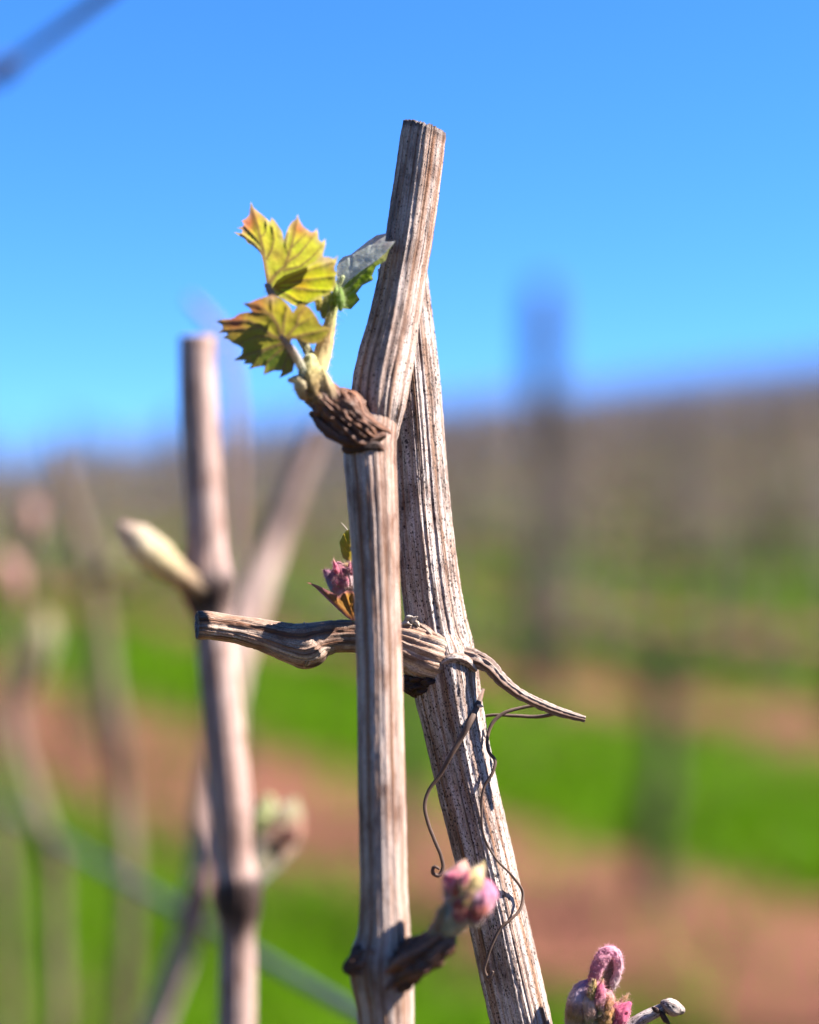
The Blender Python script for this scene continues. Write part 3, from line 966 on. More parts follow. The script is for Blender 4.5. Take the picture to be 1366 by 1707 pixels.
o1 = Z(z1, (470, 1140), (440, 1020), (420, 900), (400, 780), (385, 720), (340, 660), (280, 610), (228, 584), (190, 530), (130, 500), (68, 455), (160, 470), (165, 430), (103, 408), (165, 395), (185, 370), (158, 326),
       (210, 300), (245, 260), (250, 200), (265, 112), (295, 180), (350, 225), (395, 260), (440, 300), (480, 340), (500, 290), (540, 330), (580, 390), (620, 450), (640, 545), (660, 480), (690, 400), (730, 340),
       (775, 310), (795, 255), (815, 320), (860, 390), (910, 430), (950, 455), (985, 450), (1015, 410), (1030, 470), (1035, 540), (1070, 570), (1112, 530), (1115, 600), (1100, 660), (1080, 740), (1020, 860), (860, 960), (700, 1060), (560, 1130))
v1 = [(Z(z1, (470, 1120), (430, 900), (400, 640), (350, 430), (300, 260), (265, 140)), 3.6), (Z(z1, (440, 760), (500, 660), (530, 540), (510, 400)), 2.0),
      (Z(z1, (470, 1040), (560, 920), (650, 850), (700, 700), (740, 560), (790, 300)), 4.0), (Z(z1, (690, 790), (800, 720), (900, 600), (1000, 470)), 2.3), (Z(z1, (640, 890), (820, 850), (960, 740), (1090, 600)), 2.2),
      (Z(z1, (720, 640), (800, 560), (900, 460)), 1.6), (Z(z1, (400, 640), (310, 510), (190, 390)), 1.6), (Z(z1, (395, 700), (300, 580), (160, 480)), 1.4), (Z(z1, (375, 520), (440, 440), (440, 330)), 1.3), (Z(z1, (690, 700), (660, 600), (690, 460)), 1.3)]
d1 = [(*z1((470, 1120)), 2.0), (*z1((400, 700)), 0.6), (*z1((265, 120)), -1.2), (*z1((120, 430)), 1.2), (*z1((640, 560)), -1.0), (*z1((795, 280)), -3.6), (*z1((700, 800)), -0.4), (*z1((1000, 480)), -3.8), (*z1((1090, 700)), -3.0), (*z1((550, 650)), 0.0)]
s1 = sheet(o1, v1, d1, leaf_colour(YG, GOLDL, [(*z1((200, 350)), 17, .95, REDL), (*z1((280, 260)), 14, .6, REDL), (*z1((820, 400)), 14, .8, REDL), (*z1((560, 700)), 12, .5, (0.42, 0.22, 0.06)), (*z1((950, 470)), 8, .5, REDL)]), .3222, seed=1)
o1b = Z(z1, (480, 1140), (560, 1010), (640, 950), (780, 900), (900, 850), (1010, 790), (1080, 735), (1150, 738), (1210, 760), (1256, 722), (1240, 800), (1215, 860), (1225, 900), (1250, 915), (1230, 970), (1235, 1060), (1200, 1120), (1150, 1170), (1060, 1200), (980, 1245), (900, 1285), (800, 1310), (720, 1280), (640, 1220), (560, 1180))
v1b = [(Z(z1, (500, 1100), (700, 990), (950, 880), (1200, 800)), 2.4), (Z(z1, (620, 1040), (900, 1000), (1220, 960)), 2.0), (Z(z1, (560, 1090), (750, 1090), (1000, 1120), (1180, 1120)), 2.0), (Z(z1, (560, 1110), (700, 1180), (850, 1270)), 1.8)]
d1b = [(*z1((490, 1140)), 1.6), (*z1((900, 850)), -3.0), (*z1((1240, 760)), -4.6), (*z1((1230, 1000)), -3.4), (*z1((900, 1040)), -1.6), (*z1((900, 1260)), -0.6), (*z1((640, 1180)), 0.6)]
s1b = sheet(o1b, v1b, d1b, leaf_colour((0.50, 0.56, 0.015), (0.52, 0.40, 0.02), [(*z1((830, 1060)), 16, .75, (0.40, 0.19, 0.015)), (*z1((1130, 760)), 12, .7, RIM), (*z1((1200, 860)), 9, .5, (0.65, 0.30, 0.06)), (*z1((620, 1090)), 12, .6, (0.42, 0.60, 0.03))], 3.5, 0.7), .3218, seed=2)
add_sheets('leaf', [s1, s1b], sh, M['leaf'], 'upper yellow leaf with reddened lobe tips')

z2 = zoomed(350, 470, 6.209)
o2 = Z(z2, (880, 830), (860, 930), (800, 960), (718, 998), (750, 920), (660, 920), (557, 962), (570, 870), (490, 880), (405, 902), (440, 850), (346, 846), (370, 810), (246, 812), (330, 750), (340, 690), (300, 660), (230, 630), (190, 595), (136, 580), (185, 545), (170, 525), (86, 526), (135, 490), (125, 440), (60, 410),
       (130, 390), (200, 385), (250, 370), (300, 330), (360, 315), (440, 310), (410, 270), (341, 223), (420, 210), (500, 175), (580, 150), (650, 130), (740, 160), (800, 220), (840, 270), (860, 315), (890, 270), (910, 235), (970, 228), (1030, 260), (1080, 320), (1110, 370), (1140, 430), (1180, 460), (1254, 480), (1220, 560), (1160, 620), (1080, 645), (1020, 640), (940, 600), (850, 590), (830, 640), (860, 740))
v2 = [(Z(z2, (880, 860), (780, 640), (740, 570), (700, 440), (620, 340), (500, 240), (400, 225)), 4.0), (Z(z2, (770, 600), (650, 560), (540, 470), (400, 400), (120, 410)), 3.0), (Z(z2, (540, 470), (380, 480), (150, 500)), 1.7), (Z(z2, (650, 560), (480, 560), (300, 640)), 1.7), (Z(z2, (755, 580), (765, 420), (800, 260)), 2.6),
      (Z(z2, (780, 590), (900, 450), (930, 330), (1000, 260)), 2.6), (Z(z2, (800, 590), (1000, 540), (1220, 490)), 2.4), (Z(z2, (770, 630), (600, 690), (420, 740), (260, 805)), 2.6), (Z(z2, (790, 660), (690, 740), (590, 830), (560, 950)), 2.2), (Z(z2, (820, 720), (770, 860), (730, 980)), 2.0), (Z(z2, (600, 690), (500, 760), (420, 890)), 1.5),
      (Z(z2, (700, 440), (640, 320), (640, 180)), 1.6), (Z(z2, (870, 480), (960, 420), (1080, 350)), 1.5), (Z(z2, (620, 340), (540, 320), (440, 310)), 1.3)]
d2 = [(*z2((800, 620)), -0.2), (*z2((100, 420)), 0.2), (*z2((300, 500)), 0.2), (*z2((250, 800)), 1.0), (*z2((560, 940)), 1.0), (*z2((730, 980)), 0.8), (*z2((380, 230)), -1.6), (*z2((640, 150)), -2.4), (*z2((850, 300)), -2.2), (*z2((970, 240)), -2.8), (*z2((1240, 490)), -2.2), (*z2((1080, 620)), -1.2), (*z2((600, 450)), -0.6), (*z2((450, 700)), 0.4)]
s2 = sheet(o2, v2, d2, leaf_colour((0.36, 0.35, 0.03), (0.42, 0.30, 0.04), [(*z2((250, 400)), 22, .9, (0.36, 0.045, 0.05)), (*z2((480, 250)), 18, .8, (0.45, 0.10, 0.05)), (*z2((740, 270)), 12, .8, (0.62, 0.52, 0.03)), (*z2((850, 500)), 14, .7, (0.52, 0.48, 0.03)), (*z2((960, 300)), 12, .6, (0.62, 0.36, 0.06)), (*z2((640, 800)), 22, .8, (0.14, 0.27, 0.03)), (*z2((400, 700)), 14, .4, (0.22, 0.27, 0.04)), (*z2((640, 150)), 10, .6, (0.75, 0.42, 0.34))], 4.0, 0.7, (0.26, 0.13, 0.07), (0.55, 0.24, 0.16), gain=0.42), .3180, seed=3)
add_sheets('leaf', [s2], sh, M['leaf'], 'lower olive leaf with dark red edge and sharp teeth')

z3 = zoomed(340, 180, 3.105)
o3 = Z(z3, (685, 1000), (680, 930), (690, 880), (688, 820), (702, 790), (722, 770), (762, 758), (800, 728), (850, 688), (895, 658), (945, 648), (938, 690), (965, 692), (992, 688), (965, 728), (900, 786), (820, 840), (740, 900), (700, 950))
s3 = sheet(o3, [(Z(z3, (690, 960), (760, 850), (860, 750), (950, 680)), 3.0), (Z(z3, (730, 900), (760, 820), (760, 770)), 1.6), (Z(z3, (790, 820), (850, 760), (880, 680)), 1.6)],
           [(*z3((690, 960)), 0), (*z3((700, 800)), 3.0), (*z3((850, 690)), 3.4), (*z3((940, 655)), 3.2), (*z3((985, 690)), -0.4), (*z3((820, 840)), -0.6)],
           leaf_colour((0.40, 0.42, 0.36), (0.30, 0.34, 0.28), [(*z3((960, 710)), 12, .6, (0.45, 0.30, 0.24)), (*z3((900, 680)), 12, .5, (0.42, 0.32, 0.30))], 4.0, 0.8, (0.50, 0.52, 0.44), (0.75, 0.72, 0.64), gain=1.2), .3246, seed=4)
o3b = Z(z3, (680, 990), (700, 950), (740, 900), (820, 840), (900, 786), (940, 750), (992, 690), (960, 732), (942, 790), (892, 822), (872, 868), (878, 890), (822, 918), (790, 960), (808, 992), (762, 1042), (700, 1036), (676, 1010))
s3b = sheet(o3b, [(Z(z3, (690, 1000), (800, 880), (920, 760)), 2.2), (Z(z3, (700, 1000), (760, 960), (860, 880)), 1.6), (Z(z3, (700, 1000), (760, 1030)), 1.5)],
            [(*z3((690, 1000)), 0), (*z3((820, 850)), -0.6), (*z3((940, 760)), -0.6), (*z3((870, 890)), 1.8), (*z3((760, 1030)), 2.0)],
            leaf_colour((0.33, 0.50, 0.02), (0.26, 0.40, 0.02), [(*z3((740, 1000)), 14, .7, (0.50, 0.66, 0.02)), (*z3((930, 760)), 14, .7, (0.60, 0.50, 0.22))], 3.0, 0.6, (0.40, 0.46, 0.14), (0.60, 0.60, 0.30)), .3246, seed=5)
add_sheets('leaf', [s3, s3b], sh, M['leaf'], 'right leaf folded with downy grey back and green belly')
# small unopened leaflets at the shoot apex
for i, (x, y, rr, c) in enumerate([(548, 498, 9, (0.40, 0.52, 0.03)), (560, 492, 8, (0.22, 0.32, 0.03)), (540, 512, 8, (0.30, 0.30, 0.03)), (531, 500, 7, (0.50, 0.40, 0.04)), (568, 500, 7, (0.2, 0.32, 0.03))]):
    src.append(lobe('leaflet', [(x, y + 16, .3232 - .0004 * i, rr * .5), (x + 1, y + 4, .323 - .0004 * i, rr), (x + (i % 3 - 1) * 4, y - 10, .3228 - .0004 * i, rr * .7), (x + (i % 3 - 1) * 8, y - 20, .3228 - .0004 * i, 1.5)], sh, grad((0, c), (1, tuple(k * 1.2 for k in c))), 60 + i, 0.08))
fuzz(sh, src, 4200, 0.0008, 0.000024, 9, (0.80, 0.72, 0.52))

YS = 0.0
# lower node of the front cane with the pink bud
part_tube('node', [(648, 1630, .3138, 24, .0), (674, 1610, .3124, 31, .1), (700, 1594, .3118, 32, .25), (722, 1579, .3116, 28, .05), (738, 1566, .3116, 26, .0)], c1, KN, step=0.00035, ns=80, rough=0.26, facet=0.12, flute=0.10, rough_f=650, seed=52)
part_tube('node_lump', [(622, 1594, .3142, 24, .0), (604, 1603, .3138, 25, .3), (591, 1609, .3136, 21, .6), (582, 1613, .3136, 13, .7)], c1, KN, step=0.0003, ns=64, rough=0.34, rough_f=900, seed=53)
part_tube('node_lump', [(655, 1650, .3124, 7, .5), (672, 1640, .3120, 12, .8), (688, 1624, .3118, 14, .9), (698, 1606, .3116, 10, .8)], c1, KN, step=0.0003, ns=48, rough=0.35, rough_f=800, seed=54)
part_tube('bark_lip', [(682, 1568, .3122, 7, .1), (692, 1574, .3112, 9), (700, 1582, .3106, 8, .2), (706, 1596, .3104, 5, .4)], c1, KN, step=0.0003, ns=32, rough=0.14, flute=0.05, seed=55)
zb = zoomed(690, 1400, 8.03)
def bud(parent, z, s, Y0, lobes, seed, hairs, hl, tint=None, loc=None, extra=None):
    b = empty('bud', (0, 0, 0))
    b.parent = parent
    w = at(*z(loc), Y0)
    b.location = tuple(w - np.array(parent.location))
    srcs = []
    for i, (nm, pts, cf, rg) in enumerate(lobes):
        pp = [(*z((p[0], p[1])), Y0 + p[3] / 1000.0, p[2] / s) for p in pts]
        srcs.append(lobe(nm, pp, b, cf, seed + i, rg, step=0.0003, ns=44))
    if extra:
        (ax, ay), (bx, by), wdt, dep, cols, cnt, ln = extra
        rs = np.random.RandomState(seed + 500)
        for q in range(cnt):
            u = rs.rand(); side = rs.rand() * 2 - 1
            dx, dy = bx - ax, by - ay
            L = math.hypot(dx, dy); dx /= L; dy /= L
            x0 = ax + dx * L * u * 0.75 - dy * wdt * side; y0 = ay + dy * L * u * 0.75 + dx * wdt * side
            l = ln * (0.7 + 0.6 * rs.rand()); r = l * (0.14 + 0.08 * rs.rand())
            y_in = dep * math.sqrt(max(0.0, 1 - side * side))
            ex, ey = dx - dy * side * 0.35, dy + dx * side * 0.35
            c_ = cols[rs.randint(len(cols))]; c2_ = cols[rs.randint(len(cols))]
            pp = [(*z((x0 + ex * l * f, y0 + ey * l * f)), Y0 + (-y_in + g) / 1000.0, r * h / s) for f, g, h in ((0, .6, .6), (.35, 0, 1), (.7, -.05, .75), (.92, .1, .35), (1.08, .2, .06))]
            srcs.append(lobe('leaflet', pp, b, grad((0, GREYG), (0.3, c_), (0.75, c2_), (1, (0.55, 0.36, 0.16))), seed + 60 + q, 0.10, step=0.0003, ns=24))
    fuzz(b, srcs, hairs * 2, hl, 0.000026, seed, tint)
    return b
bud1 = bud(c1, zb, 8.03, .3120, [
    ('bud_base', [(180, 1420, 110, 0), (330, 1260, 165, 0), (480, 1100, 205, 0), (640, 930, 225, 0), (760, 760, 230, .4), (800, 620, 150, .8)], grad((0, (0.20, 0.12, 0.08)), (0.18, (0.30, 0.20, 0.10)), (0.35, (0.42, 0.36, 0.18)), (0.6, (0.48, 0.40, 0.30)), (1, ROSE)), 0.03),
    ('bud_scale', [(540, 840, 130, -.5), (580, 660, 200, -.7), (620, 510, 205, -.5), (650, 400, 130, -.2), (685, 280, 25, 0)], grad((0, WHITE), (0.3, ROSE), (0.6, PINK), (1, (0.66, 0.38, 0.26))), 0.10),
    ('bud_scale', [(560, 800, 50, -2.1), (680, 680, 95, -2.6), (790, 540, 125, -2.4), (850, 430, 90, -1.8), (880, 370, 30, -1.5)], grad((0, OLIVE), (0.4, (0.68, 0.50, 0.16)), (1, (0.72, 0.55, 0.30))), 0.07),
    ('bud_scale', [(800, 1020, 110, -1.0), (900, 830, 175, -1.6), (945, 680, 155, -1.4), (930, 570, 90, -.8), (910, 520, 20, -.6)], grad((0, WHITE), (0.35, ROSE), (0.7, (0.62, 0.22, 0.36)), (1, PINK)), 0.07),
    ('leaflet', [(600, 1130, 50, -1.6), (625, 1000, 115, -2.3), (650, 870, 130, -2.6), (690, 770, 75, -2.5), (720, 730, 20, -2.3)], grad((0, GREYG), (0.3, (0.30, 0.07, 0.11)), (0.65, (0.42, 0.05, 0.02)), (1, ROSE)), 0.07),
    ('leaflet', [(790, 1120, 50, -1.5), (840, 1000, 115, -2.3), (880, 890, 120, -2.8), (850, 810, 65, -2.8), (820, 780, 20, -2.5)], grad((0, GREYG), (0.3, (0.30, 0.07, 0.11)), (0.6, (0.50, 0.07, 0.03)), (1, ROSE)), 0.07),
    ('leaflet', [(770, 860, 40, -2.6), (830, 770, 70, -3.2), (880, 730, 60, -3.0), (930, 700, 20, -2.4)], grad((0, WHITE), (0.5, (0.52, 0.28, 0.40)), (1, ROSE)), 0.09),
    ('bud_scale', [(300, 1260, 50, -1.3), (350, 1120, 75, -1.7), (370, 980, 70, -1.6), (420, 860, 25, -1.2)], grad((0, (0.22, 0.10, 0.06)), (0.5, (0.36, 0.22, 0.10)), (1, (0.50, 0.36, 0.16))), 0.06),
    ('bud_scale', [(440, 820, 30, -1.2), (470, 700, 45, -1.5), (455, 600, 35, -1.2), (430, 550, 12, -1.0)], grad((0, WHITE), (1, (0.72, 0.50, 0.20))), 0.08),
    ('leaflet', [(590, 660, 40, -2.2), (610, 590, 65, -2.6), (640, 540, 30, -2.3)], grad((0, OLIVE), (0.5, (0.66, 0.28, 0.22)), (1, ROSE)), 0.08),
    ('bud_scale', [(840, 480, 60, .2), (900, 400, 60, .4), (920, 340, 30, .5), (950, 280, 6, .5)], grad((0, (0.66, 0.40, 0.36)), (1, (0.68, 0.55, 0.20))), 0.08)], 80, 3600, 0.0007, (0.85, 0.70, 0.62), (180, 1420), ((480, 1050), (760, 480), 190, 3.9, [ROSE, PINK, GOLD, (0.62, 0.5, 0.3), RED, OLIVE], 11, 270))
bud1['label'] = 'pink swollen bud with red and yellow scales'

# ------------------------------------------------------------------ back cane, in sharp focus
BB = [M['bark_back'], M['endgrain']]
c2 = empty('vine_cane', tuple(CORD(-0.06)))
tag(c2, 'speckled grey cane crossing behind the front cane, carrying a side spur and tendrils', 'vine cane')
lowb = px_path([(870, 1707, .3405, 48), (846, 1600, .3405, 47.5), (824, 1500, .3405, 46.5), (801, 1400, .3405, 46.5), (777, 1300, .3405, 48), (756, 1200, .3405, 50), (748, 1160, .3405, 52, .05), (742, 1120, .3405, 53, .1), (738, 1095, .341, 51), (732, 1065, .3418, 40), (728, 1045, .3423, 28), (725, 1030, .3425, 16)])
lowb = to_cordon((870, 1707, .3405), -0.06, 48)[::-1] + lowb
part_tube('cane_shaft', lowb, c2, BB, True, step=0.0007, ns=190, flute=0.036, facet=0.03, rough=0.014, seed=62, ridge=0.24, ridge_a=0.90)
upb = [(748, 1125, .3425, 34), (741, 1090, .3420, 46), (731, 1050, .3420, 46), (722, 1000, .3423, 45), (713, 930, .3428, 44.5), (705, 850, .3434, 43.5), (698, 750, .3440, 42), (690, 650, .3446, 42.5), (681, 550, .3452, 41), (673, 470, .3457, 39), (671, 448, .3458, 38)]
part_tube('cane_tip', upb, c2, BB, False, step=0.0007, ns=190, flute=0.045, facet=0.04, rough=0.014, seed=63, ridge=0.28, ridge_a=0.62, cap1='cut', jag=0.0004)
# node lips
part_tube('bark_lip', [(731, 1118, .3356, 5, .1), (740, 1104, .3349, 8, .1), (758, 1097, .3347, 9), (777, 1101, .3352, 8, .1), (792, 1116, .3364, 5, .1)], c2, BB, step=0.0003, ns=32, rough=0.10, flute=0.05, seed=64)
part_tube('bark_lip', [(700, 1040, .3368, 4), (718, 1056, .3358, 6), (730, 1080, .3352, 6), (732, 1104, .3350, 5, .2)], c2, [M['spur'], M['endgrain']], step=0.0003, ns=32, rough=0.10, flute=0.05, seed=65)
part_tube('node_lump', [(668, 1136, .3400, 12, .9), (690, 1138, .3386, 21, 1), (712, 1136, .3374, 24, 1), (730, 1126, .3370, 17, 1), (738, 1110, .3376, 8, .8)], c2, KN, step=0.00025, ns=72, rough=0.40, facet=0.1, seed=66)  # near-black lump filling the recess under the spur base
for i, (x, y, dx, dy) in enumerate([(676, 1030, 12, -2), (686, 1036, 10, -8), (692, 1034, 7, 10), (670, 1036, 16, 6)]):
    part_tube('bark_flake', [(x, y + 6, .337, 3.5), (x + dx * .5, y + dy * .5, .3362, 4.5), (x + dx, y + dy, .3358, 1.2)], c2, M['fibre'], step=0.0003, ns=8, rough=0.1, seed=90 + i)

# the side spur that runs left behind the front cane
sp_ = empty('side_spur', tuple(at(715, 1085, .341)))
sp_.parent = c2
sp_.location = tuple(at(715, 1085, .341) - np.array(c2.location))
SB = [M['spur'], M['greyend']]
part_tube('spur_shaft', [(742, 1100, .3395, 36, .1), (716, 1092, .3385, 44, .0), (694, 1084, .3385, 42), (670, 1074, .3388, 37), (640, 1066, .3392, 31), (605, 1061, .3395, 27.5, .2), (565, 1061, .3395, 27, .15), (538, 1066, .339, 30, .1),
          (512, 1076, .3385, 40, .1), (488, 1073, .3383, 35), (450, 1062, .3376, 28), (410, 1052, .3369, 24.5), (370, 1046, .3362, 23), (342, 1043, .3355, 24, .15), (330, 1043, .3351, 23.5, .5)], sp_, SB, step=0.0004, ns=110, flute=0.05, facet=0.07, rough=0.06, rough_f=500, seed=71, cap1='cut', jag=0.0002)
part_tube('spur_bud_and_shade', [(522, 1082, .3372, 12, .2), (515, 1091, .3362, 16), (511, 1100, .3360, 14), (508, 1108, .3363, 7)], sp_, [M['spur'], M['endgrain']], step=0.0003, ns=40, rough=0.06, seed=73)
part_tube('spur_bud_and_shade', [(500, 1090, .3360, 6, .9), (502, 1083, .3350, 8, 1), (508, 1078, .3348, 6, .9)], sp_, KN, step=0.0003, ns=32, rough=0.1, seed=74)  # near-black lump painted in as the shadow hole beside the bud

# bud on the spur, half hidden behind the front cane
zc = zoomed(480, 860, 8.54)
bud2 = bud(c2, zc, 8.54, .3347, [
    ('bud_scale', [(860, 1380, 60, 1.2), (840, 1180, 130, 1.0), (800, 1000, 180, .8), (770, 860, 185, .6), (740, 740, 140, .6), (720, 690, 50, .6)], grad((0, OLIVE), (0.35, WHITE), (0.55, ROSE), (0.8, PINK), (1, ROSE)), 0.09),
    ('bud_scale', [(640, 1060, 30, .2), (600, 920, 50, .0), (560, 810, 50, 0), (520, 780, 22, .2)], grad((0, (0.45, 0.45, 0.55)), (0.5, (0.45, 0.33, 0.45)), (1, DEEP)), 0.06),
    ('bud_scale', [(960, 1060, 90, .5), (900, 940, 95, -.6), (880, 830, 90, -.6), (860, 740, 40, 0)], grad((0, WHITE), (0.4, (0.68, 0.50, 0.48)), (1, ROSE)), 0.08),
    ('leaflet', [(680, 1010, 30, -1.0), (680, 900, 55, -1.3), (690, 810, 50, -1.1), (700, 760, 20, -.6)], grad((0, ROSE), (0.5, DEEP), (1, PINK)), 0.09),
    ('leaflet', [(800, 980, 30, -1.1), (790, 880, 55, -1.3), (780, 790, 45, -1.0), (770, 740, 20, -.6)], grad((0, ROSE), (0.5, (0.50, 0.09, 0.2)), (1, PINK)), 0.09),
    ('bud_scale', [(760, 760, 30, -.2), (830, 720, 50, -.2), (900, 720, 40, 0), (940, 760, 20, .3)], grad((0, ROSE), (0.5, GOLD), (1, GOLD)), 0.08),
    ('shoot_stem', [(980, 1560, 70, 4.0), (965, 1250, 60, 2.6), (930, 900, 50, 1.8), (880, 640, 45, 1.6), (860, 600, 30, 1.4)], grad((0, OLIVE), (1, (0.32, 0.20, 0.12))), 0.05)], 120, 2600, 0.0006, None, (960, 1480), ((800, 1080), (760, 720), 150, 2.2, [PINK, ROSE, DEEP, PINK], 7, 200))
bud2['label'] = 'rose bud with orange cupped leaf half hidden behind the front cane'
oc = Z(zc, (262, 942), (330, 955), (450, 1000), (560, 1055), (650, 1100), (725, 1140), (770, 1105), (840, 1060), (950, 1080), (1040, 1120), (1060, 1250), (1040, 1400), (1000, 1490), (900, 1485), (830, 1440), (720, 1340), (600, 1225), (480, 1110), (400, 1030), (330, 980))
sc_ = sheet(oc, [(Z(zc, (950, 1480), (880, 1300), (820, 1110)), 2.2), (Z(zc, (900, 1450), (700, 1260), (480, 1060), (290, 950)), 2.0), (Z(zc, (960, 1480), (960, 1300), (930, 1110)), 1.6), (Z(zc, (880, 1300), (960, 1200), (1010, 1160)), 1.2), (Z(zc, (900, 1380), (980, 1300), (1040, 1260)), 1.2), (Z(zc, (780, 1330), (700, 1240), (690, 1140)), 1.2)],
           [(*zc((930, 1480)), 0), (*zc((262, 942)), -1.0), (*zc((700, 1180)), -2.4), (*zc((840, 1090)), -2.6), (*zc((1040, 1150)), -1.5)],
           leaf_colour((0.60, 0.27, 0.07), (0.48, 0.20, 0.06), [(*zc((900, 1200)), 12, .6, (0.72, 0.36, 0.05)), (*zc((500, 1060)), 16, .7, (0.66, 0.20, 0.16)), (*zc((300, 955)), 8, .9, (0.12, 0.03, 0.07)), (*zc((760, 1370)), 9, .5, (0.30, 0.18, 0.06))], 3.6, 1.5, (0.38, 0.12, 0.035), (0.76, 0.28, 0.32)), .3347, gap=1.5, seed=12, crinkle=0.08)
add_sheets('leaf', [sc_], bud2, M['leaf'])
oy = Z(zc, (905, 188), (850, 200), (790, 255), (768, 310), (735, 370), (745, 425), (755, 500), (785, 600), (850, 640), (950, 640), (1040, 560), (1060, 420), (1040, 300), (980, 210))
sy_ = sheet(oy, [(Z(zc, (860, 630), (880, 400), (890, 210)), 2.0), (Z(zc, (860, 560), (800, 440), (750, 390)), 1.2), (Z(zc, (870, 460), (820, 330), (800, 270)), 1.2), (Z(zc, (870, 500), (960, 400), (1030, 330)), 1.3)],
           [(*zc((860, 630)), 0), (*zc((740, 400)), -1.4), (*zc((890, 210)), -0.8), (*zc((880, 420)), 0.5), (*zc((1040, 400)), -1.0)],
           leaf_colour((0.62, 0.50, 0.02), (0.55, 0.36, 0.03), [(*zc((860, 620)), 6, .8, (0.32, 0.16, 0.07)), (*zc((850, 430)), 8, .5, (0.60, 0.30, 0.04))], 2.5, 0.7, (0.50, 0.32, 0.03), (0.70, 0.58, 0.20)), .3352, gap=1.5, seed=13, crinkle=0.1)
add_sheets('leaf', [sy_], bud2, M['leaf'])
part_tube('hair', [(*zc((850, 200)), .3348, .9), (*zc((810, 150)), .3346, .9), (*zc((765, 100)), .3344, .6)], bud2, M['fibre'], step=0.0003, ns=6)

# tendril stub and dry tendrils
TD = [M['tendril'], M['fibre']]
td = empty('tendril', tuple(at(790, 1096, .337)))
td.parent = c2
td.location = tuple(at(790, 1096, .337) - np.array(c2.location))
part_tube('tendril_stem', [(772, 1092, .338, 14.76), (796, 1098, .337, 13.12), (815, 1110, .3365, 11.48), (838, 1134, .336, 9.43), (870, 1158, .3358, 8.04), (908, 1176, .3358, 7.38), (940, 1188, .336, 6.56), (960, 1194, .336, 5.74), (976, 1198, .336, 4.51)], td, [M['stem'], M['fibre']], step=0.0003, ns=64, flute=0.16, facet=0.12, rough=0.14, rough_f=1100, seed=101, cap1='cut')
part_tube('tendril_curl', [(936, 1186, .3372, 2.73), (915, 1192, .3385, 3.12), (893, 1195, .3395, 3.12), (860, 1194, .340, 2.81), (825, 1192, .3405, 2.50), (797, 1196, .342, 2.34), (780, 1200, .349, 2.03)], td, TD, step=0.0003, ns=14, flute=0.06, seed=102, wob=0.0001)
part_tube('tendril_curl', [(925, 1182, .338, 2.34), (900, 1176, .339, 2.73), (868, 1180, .339, 2.81), (838, 1190, .3385, 2.96), (822, 1204, .338, 3.12), (813, 1228, .3372, 2.81), (815, 1252, .336, 2.65), (826, 1268, .3352, 2.81), (822, 1286, .3345, 2.65), (808, 1310, .3342, 2.34), (803, 1350, .3341, 2.03), (806, 1390, .334, 1.87), (826, 1430, .3340, 1.79), (856, 1462, .3345, 2.03), (872, 1492, .3360, 2.34), (868, 1515, .3350, 2.34), (852, 1532, .3340, 2.18), (836, 1545, .3336, 2.18), (822, 1572, .3334, 2.34), (812, 1600, .3335, 2.34), (808, 1618, .3337, 2.34), (815, 1630, .3337, 2.34), (822, 1620, .3335, 1.87)], td, TD, step=0.0004, ns=14, flute=0.06, seed=103, wob=0.00008)
part_tube('tendril_curl', [(805, 1150, .3425, 3.12), (798, 1172, .3375, 5.07), (784, 1202, .3343, 5.30), (766, 1236, .3338, 4.84), (748, 1266, .3336, 3.90), (732, 1294, .3336, 3.28), (716, 1316, .3334, 3.12), (709, 1340, .333, 3.12), (714, 1372, .3325, 3.12), (725, 1402, .332, 3.12), (736, 1428, .3315, 3.12), (739, 1448, .3312, 3.28), (731, 1460, .331, 3.43), (722, 1455, .3308, 3.28), (725, 1445, .3306, 2.81), (732, 1449, .3305, 2.03)], td, TD, step=0.0003, ns=16, flute=0.06, seed=104, wob=0.0001)
part_tube('bark_flake', [(797, 1176, .336, 2), (802, 1177, .3355, 3), (806, 1178, .3353, .8)], c2, M['fibre'], step=0.0003, ns=6)

# ------------------------------------------------------------------ short spur with pink bud, lower right corner
zd = zoomed(880, 1520, 4.27)
c3 = empty('vine_cane', tuple(CORD(-0.14)))
tag(c3, 'short low spur with a fuzzy bright pink bud in the bottom right', 'vine cane')
base = px_path([(990, 1790, .336, 44, .4), (985, 1758, .336, 40, .5), (982, 1738, .336, 34, .3)])
part_tube('cane_shaft', to_cordon((990, 1790, .336), -0.14, 44)[::-1] + base, c3, BB, True, step=0.0008, ns=64, flute=0.03, seed=131)
part_tube('dry_stub', [(992, 1770, .336, 12), (1030, 1728, .336, 11), (1060, 1705, .336, 10.5), (1084, 1692, .336, 10), (1104, 1683, .336, 9, .3), (1112, 1680, .336, 8, .6)], c3, [M['bark_back'], M['endgrain']], step=0.0003, ns=40, flute=0.10, facet=0.08, rough=0.03, seed=132)
part_tube('stub_knob', [(1106, 1672, .3358, 6, .3), (1114, 1675, .3352, 12, .1), (1126, 1681, .3352, 13, .2), (1136, 1684, .3355, 8, .5)], c3, [M['bark_back'], M['endgrain']], step=0.0003, ns=40, rough=0.10, flute=0.05, seed=133)
part_tube('stub_scale', [(1104, 1690, .335, 5, .8), (1110, 1700, .3352, 5, 1), (1116, 1706, .3355, 2, 1)], c3, KN, step=0.0003, ns=24, rough=0.14, seed=134)
part_tube('stub_scale', [(1098, 1686, .3345, 4, .8), (1092, 1682, .3345, 5, 1), (1088, 1680, .3348, 2, 1)], c3, KN, step=0.0003, ns=24, rough=0.14, seed=135)
